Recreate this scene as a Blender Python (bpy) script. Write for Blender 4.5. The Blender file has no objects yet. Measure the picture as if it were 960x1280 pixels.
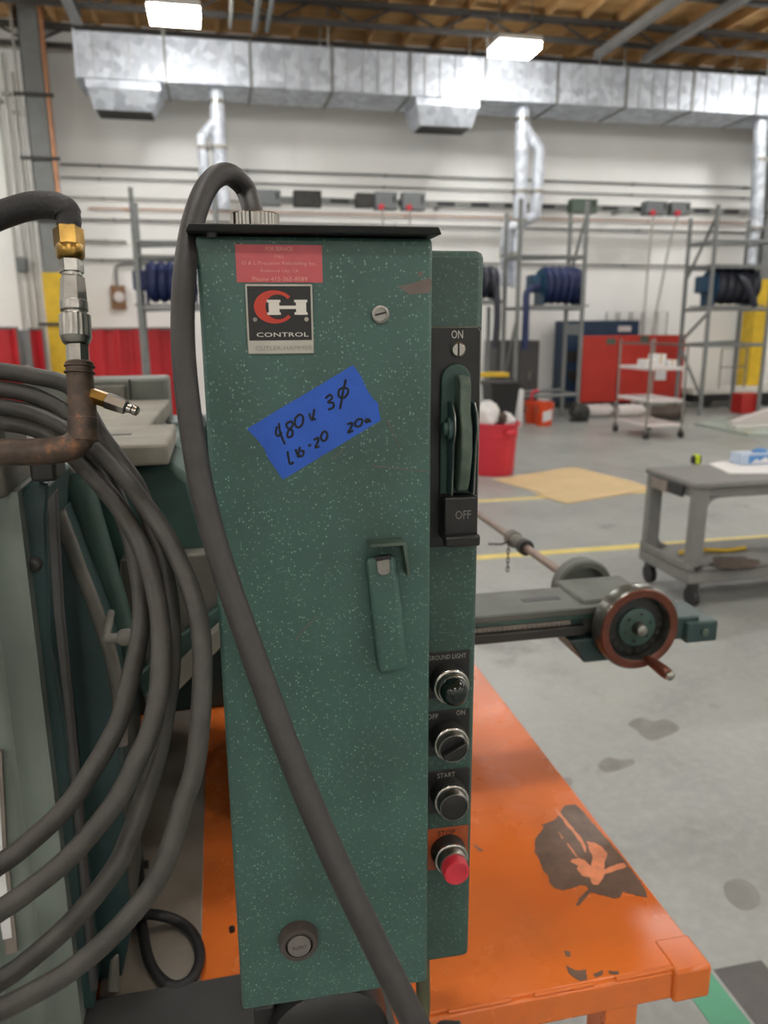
import bpy, math, random
import numpy as np
from mathutils import Vector, Matrix
random.seed(7)
SC = bpy.context.scene
COL = SC.collection

# ------------------------------------------------------------------ camera, world, exposure
FPX, YAW, PITCH, ROLL = 961.0, math.radians(12), math.radians(13.55), math.radians(-0.4)
CAMP = Vector((0, 0, 1.55))
FW = Vector((math.sin(YAW)*math.cos(PITCH), math.cos(YAW)*math.cos(PITCH), -math.sin(PITCH)))
_R = Vector((math.cos(YAW), -math.sin(YAW), 0)); _U = _R.cross(FW)
RT = _R*math.cos(ROLL) + _U*math.sin(ROLL)
UP = _U*math.cos(ROLL) - _R*math.sin(ROLL)
cd = bpy.data.cameras.new('camera'); cam = bpy.data.objects.new('camera', cd); COL.objects.link(cam)
mw = Matrix((RT, UP, -FW)).transposed().to_4x4(); mw.translation = CAMP
cam.matrix_world = mw
cd.sensor_fit = 'VERTICAL'; cd.sensor_height = 24.0; cd.lens = 24.0*FPX/1280.0
cd.clip_start = 0.02; cd.clip_end = 200
cd.dof.use_dof = True; cd.dof.focus_distance = 0.63; cd.dof.aperture_fstop = 5.0
SC.camera = cam
w = bpy.data.worlds.new('world'); SC.world = w; w.use_nodes = True
w.node_tree.nodes['Background'].inputs[0].default_value = (.8, .85, .9, 1)
w.node_tree.nodes['Background'].inputs[1].default_value = 0.3
vs = SC.view_settings
vs.view_transform = 'Standard'; vs.look = 'None'; vs.gamma = 1.0; vs.use_curve_mapping = False
vs.exposure = 0.5
LAMP = 48.0                                  # strength of every ceiling lamp's diffuser

def ray(u, v): return FW + RT*((u-480)/FPX) - UP*((v-640)/FPX)
def PK(u, v, k): return CAMP + ray(u, v)*k          # at depth k along the lens axis
def PX(u, v, x): d = ray(u, v); return CAMP + d*(x/d.x)
def PY(u, v, y): d = ray(u, v); return CAMP + d*(y/d.y)
def PZ(u, v, z): d = ray(u, v); return CAMP + d*((z-1.55)/d.z)

# ------------------------------------------------------------------ materials
def lin(c): return tuple(((x/255)/12.92 if x/255 <= .04045 else ((x/255+.055)/1.055)**2.4) for x in c)
class NT:
    def __init__(s, name):
        s.m = bpy.data.materials.new(name); s.m.use_nodes = True; s.t = s.m.node_tree
        s.b = s.t.nodes['Principled BSDF']; s.tc = None
    def n(s, typ, **kw):
        nd = s.t.nodes.new(typ)
        for k, v in kw.items():
            if k.startswith('i_'): nd.inputs[k[2:].replace('_', ' ')].default_value = v
            else: setattr(nd, k, v)
        return nd
    def l(s, a, b): s.t.links.new(a, b)
    def co(s, kind='Object', scale=None):
        if not s.tc: s.tc = s.n('ShaderNodeTexCoord')
        o = s.tc.outputs[kind]
        if scale:
            mp = s.n('ShaderNodeMapping'); mp.inputs['Scale'].default_value = scale; s.l(o, mp.inputs[0]); o = mp.outputs[0]
        return o
    def noise(s, scale, detail=4, co=None, rough=.55):
        nd = s.n('ShaderNodeTexNoise'); nd.inputs['Scale'].default_value = scale
        nd.inputs['Detail'].default_value = detail; nd.inputs['Roughness'].default_value = rough
        s.l(co or s.co(), nd.inputs['Vector']); return nd.outputs['Fac']
    def ramp(s, fac, stops):
        r = s.n('ShaderNodeValToRGB'); e = r.color_ramp.elements
        while len(e) < len(stops): e.new(.5)
        for el, (p, c) in zip(e, stops): el.position = p; el.color = (*c, 1) if len(c) == 3 else c
        s.l(fac, r.inputs[0]); return r.outputs[0]
    def mix(s, fac, a, b):
        m = s.n('ShaderNodeMix', data_type='RGBA')
        for inp, v in ((m.inputs[0], fac), (m.inputs[6], a), (m.inputs[7], b)):
            if hasattr(v, 'is_linked') or hasattr(v, 'links'): s.l(v, inp)
            elif isinstance(v, (int, float)): inp.default_value = v
            else: inp.default_value = (*v, 1)
        return m.outputs[2]
    def bump(s, h, strength, dist=.002):
        b = s.n('ShaderNodeBump'); b.inputs['Strength'].default_value = strength; b.inputs['Distance'].default_value = dist
        s.l(h, b.inputs['Height']); s.l(b.outputs[0], s.b.inputs['Normal'])
    def fin(s, col, rough=.5, metal=0):
        if hasattr(col, 'links'): s.l(col, s.b.inputs['Base Color'])
        else: s.b.inputs['Base Color'].default_value = (*col, 1)
        if hasattr(rough, 'links'): s.l(rough, s.b.inputs['Roughness'])
        else: s.b.inputs['Roughness'].default_value = rough
        s.b.inputs['Metallic'].default_value = metal
        return s.m
def sc3(c, f): return tuple(min(1, x*f) for x in c)
def mat(name, rgb, rough=.5, metal=0, var=.18, scale=9, bump=0, bscale=90, rgb2=None, det=5, g=.78):
    s = NT(name); c = sc3(lin(rgb), g)
    a, b = (sc3(c, 1-var), sc3(c, 1+var)) if rgb2 is None else (c, sc3(lin(rgb2), g))
    f = s.noise(scale, det)
    col = s.ramp(f, [(.3, a), (.7, b)])
    if bump: s.bump(s.noise(bscale, 3), bump)
    return s.fin(col, rough, metal)
M = {}
def hammer(name, rgb, spk, dens=.34, sc=430):
    s = NT(name); c = lin(rgb)
    base = s.ramp(s.noise(14, 5), [(.3, sc3(c, .82)), (.7, sc3(c, 1.12))])
    v = s.n('ShaderNodeTexVoronoi', feature='F1'); v.inputs['Scale'].default_value = sc; v.inputs['Randomness'].default_value = 1
    wv = s.n('ShaderNodeVectorMath', operation='ADD'); nz = s.n('ShaderNodeTexNoise'); nz.inputs['Scale'].default_value = 140
    scl = s.n('ShaderNodeVectorMath', operation='SCALE'); scl.inputs['Scale'].default_value = .004
    s.l(s.co(), nz.inputs['Vector']); s.l(nz.outputs['Color'], scl.inputs[0]); s.l(s.co(), wv.inputs[0]); s.l(scl.outputs[0], wv.inputs[1])
    s.l(wv.outputs[0], v.inputs['Vector'])
    hsv = s.n('ShaderNodeSeparateColor'); s.l(v.outputs['Color'], hsv.inputs[0])
    pick = s.ramp(hsv.outputs[0], [(1-dens-.02, (0, 0, 0)), (1-dens+.25, (1, 1, 1))])
    spot = s.ramp(v.outputs['Distance'], [(.18, (1, 1, 1)), (.44, (0, 0, 0))])
    mu = s.n('ShaderNodeMath', operation='MULTIPLY'); s.l(pick, mu.inputs[0]); s.l(spot, mu.inputs[1])
    col = s.mix(mu.outputs[0], base, lin(spk))
    v2 = s.n('ShaderNodeTexVoronoi', feature='F1'); v2.inputs['Scale'].default_value = sc*.55; s.l(wv.outputs[0], v2.inputs['Vector'])
    h2 = s.n('ShaderNodeSeparateColor'); s.l(v2.outputs['Color'], h2.inputs[0])
    pk2 = s.ramp(h2.outputs[1], [(.72, (0, 0, 0)), (1, (.75, .75, .75))])
    sp2 = s.ramp(v2.outputs['Distance'], [(.1, (1, 1, 1)), (.4, (0, 0, 0))])
    m2 = s.n('ShaderNodeMath', operation='MULTIPLY'); s.l(pk2, m2.inputs[0]); s.l(sp2, m2.inputs[1])
    col = s.mix(m2.outputs[0], col, lin(spk))
    grime = s.ramp(s.noise(5, 6), [(.52, (0, 0, 0)), (.8, (.55, .55, .55))])
    col = s.mix(grime, col, lin((44, 52, 48)))
    s.bump(s.noise(180, 2), .12, .001)
    return s.fin(col, .42)
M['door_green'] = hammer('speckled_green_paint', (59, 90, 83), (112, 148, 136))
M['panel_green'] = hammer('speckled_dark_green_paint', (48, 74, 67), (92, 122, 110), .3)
M['mach_green'] = mat('machine_green_paint', (54, 84, 77), .5, 0, .3, 12, .15, 120)
M['mach_dark'] = mat('machine_dark_green_paint', (44, 70, 70), .45, 0, .25, 10, .15, 140)
M['mach_pale'] = mat('dusty_pale_green_sheet', (122, 132, 124), .42, 0, .22, 5, .05, 60)
M['mach_dust'] = mat('dusty_grey_casting', (150, 148, 138), .75, 0, .2, 14, .2, 150)
M['mach_edge'] = mat('worn_grey_edge', (108, 106, 98), .6, 0, .25, 20, .2, 150)
M['arm_grey'] = mat('worn_arm_grey', (104, 108, 102), .5, .2, .25, 16, .15, 120)
M['black'] = mat('black_satin_paint', (26, 26, 26), .4, 0, .3, 30)
M['black_plate'] = mat('black_escutcheon', (28, 28, 29), .38, 0, .25, 40, .1, 300)
M['dark_steel'] = mat('dark_steel', (70, 70, 68), .45, .6, .25, 12, .1, 80)
M['grey_plate'] = mat('worn_steel_plate', (168, 158, 146), .4, .15, .25, 7, .1, 40, (132, 124, 114))
M['dark_plate'] = mat('dark_grey_plate', (74, 74, 74), .5, .2, .2, 10)
M['rubber'] = mat('grey_black_rubber', (52, 50, 49), .55, 0, .18, 60, .25, 220)
M['rubber2'] = mat('dusty_black_hose', (64, 62, 58), .52, 0, .3, 40, .25, 180)
M['rubber3'] = mat('black_braided_hose', (31, 31, 32), .55, 0, .2, 90, .5, 300)
M['olive'] = mat('olive_conduit', (84, 84, 60), .55, 0, .2, 30)
M['chrome'] = mat('chrome', (190, 188, 182), .2, 1, .12, 60)
M['nickel'] = mat('dull_nickel', (168, 166, 160), .35, 1, .2, 60, .1, 200)
M['brass'] = mat('brass', (158, 126, 66), .34, 1, .45, 60, .15, 200)
M['red_cap'] = mat('red_plastic', (214, 52, 68), .45, 0, .1, 60)
M['green_lens'] = mat('dark_green_lens', (16, 30, 26), .12, 0, .1, 20)
M['plug_grey'] = mat('grey_plastic_plug', (116, 112, 108), .5, 0, .15, 80)
M['grommet'] = mat('dark_brown_rubber', (78, 70, 66), .6, 0, .15, 60)
M['red_sticker'] = mat('faded_red_label', (206, 92, 98), .5, 0, .08, 60)
M['pink_ink'] = mat('pale_pink_ink', (238, 168, 160), .6, 0, .02)
M['silver_plate'] = mat('silver_nameplate', (196, 194, 184), .4, .4, .08, 50)
M['logo_red'] = mat('logo_red', (206, 62, 42), .4, 0, .05)
M['logo_white'] = mat('logo_white', (236, 232, 222), .45, 0, .05)
M['ink_grey'] = mat('etched_grey_ink', (150, 148, 138), .5, 0, .05)
M['ink_white'] = mat('white_ink', (205, 203, 196), .5, 0, .04)
M['ink_black'] = mat('black_marker', (16, 18, 30), .6, 0, .05)
M['tape'] = mat('blue_painters_tape', (40, 96, 204), .6, 0, .1, 40, .3, 500)
M['orange_legend'] = mat('orange_legend', (164, 76, 32), .45, 0, .15, 40)
M['bare'] = mat('bare_primer', (112, 100, 94), .6, 0, .15, 60)
M['bracket'] = mat('worn_green_bracket', (88, 104, 92), .4, .3, .3, 60)
M['grease'] = mat('dark_grease', (116, 92, 78), .35, 0, .3, 30, .1, 60)
M['scrape'] = mat('scraped_orange', (238, 150, 108), .4, 0, .2, 50)
M['yellow'] = mat('yellow_paint', (236, 196, 44), .5, 0, .15, 5)
M['floor_yellow'] = mat('yellow_floor_paint', (238, 218, 124), .5, 0, .12, 6)
M['floor_green'] = mat('green_floor_tape', (84, 166, 130), .45, 0, .08, 8)
M['oil'] = mat('faint_oil_stain', (136, 136, 132), .5, 0, .15, 14)
M['joint'] = mat('dark_patch_strip', (98, 96, 96), .6, 0, .15, 14)
M['steel_grey'] = mat('grey_painted_steel', (134, 138, 138), .5, .1, .1, 6)
M['pipe_grey'] = mat('grey_conduit', (140, 142, 140), .45, .4, .1, 6)
M['pipe_white'] = mat('pale_conduit', (186, 186, 180), .5, 0, .1, 6)
M['copper_pipe'] = mat('copper_line', (206, 150, 112), .45, .3, .15, 6)
M['joist'] = mat('dark_joist_steel', (78, 76, 74), .55, .2, .15, 6)
M['girder'] = mat('grey_girder_steel', (150, 150, 148), .5, .3, .12, 4)
M['busblack'] = mat('black_rail', (50, 52, 54), .5, .2, .15, 6)
M['box_grey'] = mat('grey_switch_box', (122, 128, 130), .5, .1, .1, 6)
M['navy'] = mat('navy_hose', (26, 42, 92), .5, 0, .15, 12, .2, 60)
M['navy_dark'] = mat('dark_slate_hose', (44, 48, 62), .5, 0, .15, 12, .2, 60)
M['teal'] = mat('teal_reel_paint', (28, 74, 104), .45, .1, .15, 6)
M['cabinet_blue'] = mat('dark_blue_machine', (22, 54, 84), .5, 0, .15, 4)
M['red_screen'] = mat('red_screen', (196, 46, 30), .45, 0, .1, 3)
M['red_curtain'] = mat('red_welding_curtain', (200, 24, 38), .4, 0, .12, 3)
M['can_red'] = mat('red_can_plastic', (214, 48, 66), .45, 0, .06, 5)
M['bag'] = mat('white_plastic_bag', (232, 232, 232), .4, 0, .06, 9)
M['bucket_orange'] = mat('orange_bucket', (240, 82, 30), .4, 0, .06, 5)
M['cardboard'] = mat('cardboard', (222, 196, 150), .8, 0, .08, 3)
M['cart_plastic'] = mat('grey_structural_plastic', (128, 128, 126), .6, 0, .08, 14, .1, 120)
M['cart_dark'] = mat('dark_plastic', (48, 48, 50), .6, 0, .1, 14)
M['wheel_black'] = mat('black_caster', (30, 30, 32), .5, 0, .1, 14)
M['paper'] = mat('white_paper', (240, 240, 240), .7, 0, .03, 9)
M['glove_blue'] = mat('box_blue', (88, 150, 214), .5, 0, .06, 9)
M['glove_pale'] = mat('box_pale_blue', (196, 214, 238), .5, 0, .05, 9)
M['lime'] = mat('lime_plastic', (208, 232, 30), .4, 0, .05, 9)
M['shelf_metal'] = mat('pale_shelf_steel', (232, 224, 222), .45, 0, .08, 4)
M['dark_cab'] = mat('dark_grey_cabinet', (72, 70, 70), .5, 0, .12, 4)
M['seam'] = mat('bright_seam', (214, 218, 224), .5, .2, .05, 4)
M['plywood'] = mat('brown_board', (150, 112, 80), .7, 0, .15, 6)
M['glass_green'] = mat('greenish_sheet', (176, 192, 182), .25, .1, .08, 3)
M['white_metal'] = mat('white_painted_metal', (230, 228, 222), .45, 0, .05, 4)
M['red_box'] = mat('red_box_paint', (196, 44, 40), .45, 0, .08, 4)
M['brown_cloth'] = mat('dark_brown_rag', (84, 74, 66), .8, 0, .25, 14)
M['rim_red'] = mat('rust_red_rim', (116, 66, 50), .35, .4, .3, 30, .1, 100)
M['rim_steel'] = mat('dark_rim_steel', (120, 122, 116), .3, .8, .25, 30)
M['shaft'] = mat('worn_shaft_steel', (150, 132, 122), .4, .6, .25, 20)
M['scale'] = mat('worn_scale_strip', (150, 140, 132), .45, .3, .2, 20)

def special():
    s = NT('white_painted_wall')
    c = s.ramp(s.noise(.6, 6), [(.3, lin((238, 238, 236))), (.7, lin((248, 248, 246)))])
    c = s.mix(s.ramp(s.noise(2.2, 8, s.co('Object', (1, 1, .25))), [(.6, (0, 0, 0)), (.85, (.35, .35, .35))]), c, lin((214, 212, 207)))
    s.bump(s.noise(30, 3), .1, .004); M['wall'] = s.fin(c, .7)
    s = NT('sealed_concrete')
    c = s.ramp(s.noise(.55, 7), [(.28, lin((129, 133, 131))), (.72, lin((160, 164, 160)))])
    c = s.mix(s.ramp(s.noise(2.6, 8, None, .7), [(.5, (0, 0, 0)), (.72, (.5, .5, .5))]), c, lin((117, 120, 118)))
    c = s.mix(s.ramp(s.noise(1.5, 5), [(.64, (0, 0, 0)), (.7, (.5, .5, .5))]), c, lin((104, 104, 101)))
    c = s.mix(s.ramp(s.noise(26, 6), [(.45, (0, 0, 0)), (.75, (.3, .3, .3))]), c, lin((174, 177, 173)))
    r = s.ramp(s.noise(3, 5), [(.3, (.32,)*3), (.7, (.5,)*3)])
    s.bump(s.noise(60, 4), .06, .003); M['floor'] = s.fin(c, r)
    s = NT('plywood_roof_deck')
    c = s.ramp(s.noise(1.4, 6, s.co('Object', (1, 4, 1))), [(.3, lin((178, 136, 84))), (.7, lin((212, 172, 116)))])
    M['deck'] = s.fin(c, .75)
    M['purlin'] = mat('fir_purlin', (206, 164, 110), .75, 0, .2, 3)
    s = NT('galvanised_sheet')
    v = s.n('ShaderNodeTexVoronoi'); v.inputs['Scale'].default_value = 9; s.l(s.co(), v.inputs['Vector'])
    sp = s.n('ShaderNodeSeparateColor'); s.l(v.outputs['Color'], sp.inputs[0])
    c = s.ramp(sp.outputs[0], [(0, lin((176, 182, 192))), (1, lin((216, 222, 230)))])
    r = s.ramp(s.noise(2.5, 4), [(.3, (.58,)*3), (.7, (.68,)*3)])
    s.bump(s.noise(1.6, 3), .25, .02); M['galv'] = s.fin(c, r, .5)
    s = NT('orange_enamel')
    c = s.ramp(s.noise(3, 5), [(.3, lin((202, 99, 40))), (.7, lin((216, 114, 47)))])
    c = s.mix(s.ramp(s.noise(1.6, 5, s.co('Object', (.6, 2.2, 1))), [(.5, (0, 0, 0)), (.72, (.55, .55, .55))]), c, lin((172, 98, 56)))
    c = s.mix(s.ramp(s.noise(9, 8, None, .7), [(.5, (0, 0, 0)), (.85, (.45, .45, .45))]), c, lin((150, 90, 56)))
    r = s.ramp(s.noise(5, 5), [(.3, (.17,)*3), (.7, (.36,)*3)])
    s.bump(s.noise(220, 2), .05, .001); M['orange'] = s.fin(c, r)
    s = NT('tarnished_copper')
    c = s.ramp(s.noise(60, 7, None, .65), [(.35, lin((58, 49, 43))), (.56, lin((84, 70, 60))), (.68, lin((138, 94, 64))), (.78, lin((184, 144, 120)))])
    s.bump(s.noise(80, 4), .25, .002); M['copper'] = s.fin(c, .5, .35)
    s = NT('lamp_diffuser')
    s.b.inputs['Emission Color'].default_value = (1, .985, .955, 1); s.b.inputs['Emission Strength'].default_value = LAMP
    M['lamp'] = s.fin((.9, .9, .9), .4)
special()

# ------------------------------------------------------------------ mesh builder
FR = {}
def crom(pts, n=8, closed=False):
    P = [Vector(p) for p in pts]; out = []; N = len(P)
    rng = range(N) if closed else range(N-1)
    for i in rng:
        g = (lambda j: P[j % N]) if closed else (lambda j: P[max(0, min(N-1, j))])
        a, b, c, d = g(i-1), g(i), g(i+1), g(i+2)
        for k in range(n):
            t = k/n
            out.append(.5*((2*b)+(c-a)*t+(2*a-5*b+4*c-d)*t*t+(3*b-a-3*c+d)*t**3))
    if not closed: out.append(P[-1])
    return out
class MB:
    def __init__(s): s.v = []; s.f = []
    def add(s, vs, fs):
        o = len(s.v); s.v += [Vector(v) for v in vs]; s.f += [tuple(i+o for i in f) for f in fs]; return s
    def box(s, a, b, R=None):
        (x0, y0, z0), (x1, y1, z1) = a, b
        vs = [Vector(p) for p in ((x0,y0,z0),(x1,y0,z0),(x1,y1,z0),(x0,y1,z0),(x0,y0,z1),(x1,y0,z1),(x1,y1,z1),(x0,y1,z1))]
        if R is not None: vs = [R @ v for v in vs]
        return s.add(vs, [(0,3,2,1),(4,5,6,7),(0,1,5,4),(1,2,6,5),(2,3,7,6),(3,0,4,7)])
    def hexa(s, p):          # 8 points: bottom ring then top ring
        return s.add(p, [(0,3,2,1),(4,5,6,7),(0,1,5,4),(1,2,6,5),(2,3,7,6),(3,0,4,7)])
    def beam(s, p0, p1, w, h, up=(0,0,1)):
        p0, p1 = Vector(p0), Vector(p1); d = (p1-p0).normalized(); up = Vector(up)
        a = d.cross(up)
        if a.length < 1e-4: a = d.cross(Vector((1,0,0)))
        a.normalize(); b = a.cross(d); vs = []
        for p in (p0, p1):
            for i, j in ((-1,-1),(1,-1),(1,1),(-1,1)): vs.append(p+a*(i*w/2)+b*(j*h/2))
        return s.add(vs, [(0,3,2,1),(4,5,6,7),(0,1,5,4),(1,2,6,5),(2,3,7,6),(3,0,4,7)])
    def tube(s, pts, r, n=10, closed=False):
        P = [Vector(p) for p in pts]; N = len(P); vs = []; fs = []; a = None
        for i in range(N):
            t = (P[(i+1) % N]-P[i-1]) if closed else (P[min(i+1, N-1)]-P[max(i-1, 0)])
            t.normalize()
            if a is None:
                a = t.cross(Vector((0,0,1)))
                if a.length < .1: a = t.cross(Vector((1,0,0)))
            a = (a-t*a.dot(t)).normalized(); b = t.cross(a)
            ri = r[i] if isinstance(r, (list, tuple)) else r
            for k in range(n):
                q = 2*math.pi*k/n; vs.append(P[i]+(a*math.cos(q)+b*math.sin(q))*ri)
        for i in range(N if closed else N-1):
            j = (i+1) % N
            for k in range(n): fs.append((i*n+k, i*n+(k+1) % n, j*n+(k+1) % n, j*n+k))
        if not closed: fs.append(tuple(range(n-1, -1, -1))); fs.append(tuple(range((N-1)*n, N*n)))
        return s.add(vs, fs)
    def cyl(s, p0, p1, r, r2=None, n=16): return s.tube([p0, p1], [r, r if r2 is None else r2], n)
    def lathe(s, o, ax, prof, n=24, star=None, ring=False):  # prof: (distance along axis, radius)
        o, ax = Vector(o), Vector(ax).normalized()
        a = ax.cross(Vector((0,0,1)))
        if a.length < .1: a = ax.cross(Vector((1,0,0)))
        a.normalize(); b = ax.cross(a); vs = []; fs = []
        for h, r in prof:
            for k in range(n):
                q = 2*math.pi*k/n; rr = r*(star if star and k % 2 else 1)
                vs.append(o+ax*h+(a*math.cos(q)+b*math.sin(q))*rr)
        for i in range(len(prof)-1):
            for k in range(n): fs.append((i*n+k, i*n+(k+1) % n, (i+1)*n+(k+1) % n, (i+1)*n+k))
        if ring:
            i = len(prof)-1
            for k in range(n): fs.append((i*n+k, i*n+(k+1) % n, (k+1) % n, k))
        else: fs.append(tuple(range(n-1, -1, -1))); fs.append(tuple(range((len(prof)-1)*n, len(prof)*n)))
        return s.add(vs, fs)
    def prism(s, poly, off):         # 3-D polygon pushed along off
        off = Vector(off); n = len(poly); P = [Vector(p) for p in poly]
        return s.add(P+[p+off for p in P], [tuple(range(n)), tuple(range(2*n-1, n-1, -1))]+[(i, i+n, (i+1) % n+n, (i+1) % n) for i in range(n)])
    def build(s, name, m, parent=None, world=True, sm=40, bevel=0, **tagkw):
        vs = s.v
        if parent is None:
            xs = [v.x for v in vs]; ys = [v.y for v in vs]; z0 = min(v.z for v in vs)
            loc = Vector(((min(xs)+max(xs))/2, (min(ys)+max(ys))/2, z0)); vs = [v-loc for v in vs]
        elif world:
            L, rz = FR[parent.name]; Ri = Matrix.Rotation(-rz, 3, 'Z'); vs = [Ri @ (v-L) for v in vs]
        me = bpy.data.meshes.new(name); me.from_pydata([tuple(v) for v in vs], [], s.f); 
        import bmesh
        bm = bmesh.new(); bm.from_mesh(me); bmesh.ops.recalc_face_normals(bm, faces=bm.faces); bm.to_mesh(me); bm.free()
        me.materials.append(M[m] if isinstance(m, str) else m)
        if sm: me.shade_smooth(); me.set_sharp_from_angle(angle=math.radians(sm))
        o = bpy.data.objects.new(name, me); COL.objects.link(o)
        if parent is None: o.location = loc; FR[o.name] = (loc, 0)
        else:
            o.parent = parent; FR[o.name] = (FR[parent.name] if world else FR[parent.name])
        if bevel:
            b = o.modifiers.new('bevel', 'BEVEL'); b.width = bevel; b.segments = 2; b.limit_method = 'ANGLE'; b.angle_limit = math.radians(50)
        if tagkw: tag(o, **tagkw)
        return o
def tag(o, label=None, cat=None, group=None, kind=None):
    for k, v in (('label', label), ('category', cat), ('group', group), ('kind', kind)):
        if v: o[k] = v
    return o
def thing(name, label, cat, loc, rotz=0, group=None):
    o = bpy.data.objects.new(name, None); COL.objects.link(o); o.empty_display_size = .05
    o.location = loc; o.rotation_euler = (0, 0, rotz); FR[o.name] = (Vector(loc), rotz)
    return tag(o, label, cat, group)
def inst(src, parent, loc, rot=None):
    o = src.copy(); COL.objects.link(o); o.parent = parent; o.location = loc
    if rot: o.rotation_euler = rot
    FR[o.name] = FR[parent.name]; return o
def clone(root, loc, label=None):
    r = root.copy(); COL.objects.link(r); r.location = loc; FR[r.name] = (Vector(loc), root.rotation_euler.z)
    if label: r['label'] = label
    for ch in list(root.children):
        c = ch.copy(); COL.objects.link(c); c.parent = r
        for g in list(ch.children): d = g.copy(); COL.objects.link(d); d.parent = c
    return r
def lettering(body, x, y, z, wd, ht, m, parent, name='lettering', th=.0003, shear=0):
    # centred at x,z on the plane y of the parent's frame, facing -Y
    c = bpy.data.curves.new('t', 'FONT'); c.body = body; c.extrude = .01; c.resolution_u = 2; c.align_x = 'CENTER'
    o = bpy.data.objects.new('t', c); me = bpy.data.meshes.new_from_object(o)
    co = np.zeros(len(me.vertices)*3); me.vertices.foreach_get('co', co); co = co.reshape(-1, 3)
    mn, mx = co.min(0), co.max(0); sz = mx-mn
    b = MB(); b.v = [Vector((x+((p[0]-mn[0])/sz[0]-.5)*wd, y-(p[2]-mn[2])/sz[2]*th, z+((p[1]-mn[1])/sz[1]-.5)*ht)) for p in co]
    b.f = [tuple(pp.vertices) for pp in me.polygons]
    bpy.data.objects.remove(o); bpy.data.curves.remove(c); bpy.data.meshes.remove(me)
    return b.build(name, m, parent, world=False, sm=0)
# ------------------------------------------------------------------ the setting
XL, XR, YB, YF, ZC = -13.0, 19.0, -10.0, 14.3, 6.25
MB().box((XL, YB, -.15), (XR, YF, 0)).build('floor', 'floor', kind='structure')
MB().box((XL-.2, YF, -.15), (XR+.2, YF+.25, ZC+.1)).build('wall_back', 'wall', kind='structure')
MB().box((XL-.2, YB-.25, -.15), (XR+.2, YB, ZC+.1)).build('wall_front', 'wall', kind='structure')
MB().box((XL-.25, YB, -.15), (XL, YF, ZC+.1)).build('wall_left', 'wall', kind='structure')
MB().box((XR, YB, -.15), (XR+.25, YF, ZC+.1)).build('wall_right', 'wall', kind='structure')
ceiling = MB().box((XL, YB, ZC), (XR, YF, ZC+.1)).build('ceiling', 'deck', kind='structure')
CL = FR[ceiling.name][0]
pur = MB().box((-.03, YB-CL.y, -.14), (.03, YF-CL.y, 0)).build('purlin', 'purlin', ceiling, world=False, sm=0)
pur.location.x = XL+.5-CL.x
for i in range(1, 52): inst(pur, ceiling, (XL+.5+i*.61-CL.x, 0, 0))
# open-web joists under the purlins
jw = None
for yj in (6.9, 8.7, 10.5, 12.3, 14.0):
    j = MB().box((XL, yj-.06, ZC-.21), (XR, yj+.06, ZC-.14)).build('bar_joist', 'joist', ceiling, sm=0)
    MB().box((XL, yj-.05, 5.78), (XR, yj+.05, 5.84)).build('bottom_chord', 'joist', j, sm=0)
    if jw is None:
        jw = MB().beam((-.3, 0, -.28), (.3, 0, .0), .03, .03).build('web_bar', 'joist', j, world=False)
        jw.location = (-4.6-CL.x, yj-CL.y, ZC-.15-CL.z); k0 = 1
        jw2 = jw.copy(); jw2.rotation_euler.z = math.pi
        COL.objects.link(jw2); jw2.parent = j; jw2.location = (-4.0-CL.x, yj-CL.y, ZC-.15-CL.z)
    for k in range(32):
        x = -4.6+k*.6
        if yj == 6.9 and k < 2: continue
        o = inst(jw, j, (x-CL.x, yj-CL.y, ZC-.15-CL.z)); o.rotation_euler.z = math.pi*(k % 2)
# painted lines and strips on the concrete
def strip(name, m, a, b, label, cat, z=.0012):
    return MB().box((a[0], a[1], 0), (b[0], b[1], z)).build(name, m, sm=0, label=label, cat=cat)
y1 = 4.83; strip('floor_line', 'floor_yellow', (-6, y1-.05), (9, y1+.05), 'yellow painted floor line passing under the grey plastic cart', 'floor line')
y2 = 6.5; strip('floor_line', 'floor_yellow', (-6, y2-.04), (9, y2+.04), 'yellow painted floor line running beside the cardboard sheets', 'floor line')
g = PZ(898, 1260, 0)
strip('floor_tape', 'floor_green', (g.x-.045, -2), (g.x+.045, 1.45), 'green tape stripe on the concrete by the orange table corner', 'floor tape')
strip('floor_patch', 'joint', (g.x+.055, -2), (g.x+.19, PZ(893, 1212, 0).y), 'dark grey patch strip running alongside the green floor tape', 'floor patch', .001)
gy = PZ(945, 1255, 0).y
strip('floor_patch', 'joint', (g.x+.19, gy-.06), (4.0, gy+.06), 'dark grey patch strip branching off beside the green floor tape', 'floor patch', .001)

flr = bpy.data.objects['floor']
for px in (((785,905),(800,897),(816,902),(832,899),(848,908),(845,915),(820,925),(805,922),(795,912)), ((748,955),(760,947),(776,950),(790,949),(792,955),(765,965),(752,963)), ((698,975),(712,972),(716,980),(704,984)), ((905,1105),(925,1098),(945,1110),(950,1130),(930,1138),(910,1125))):
    MB().prism(crom([PZ(u, v, 0) for u, v in px], 3, True), (0, 0, .0006)).build('oil_stain', 'oil', flr, sm=0)

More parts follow.
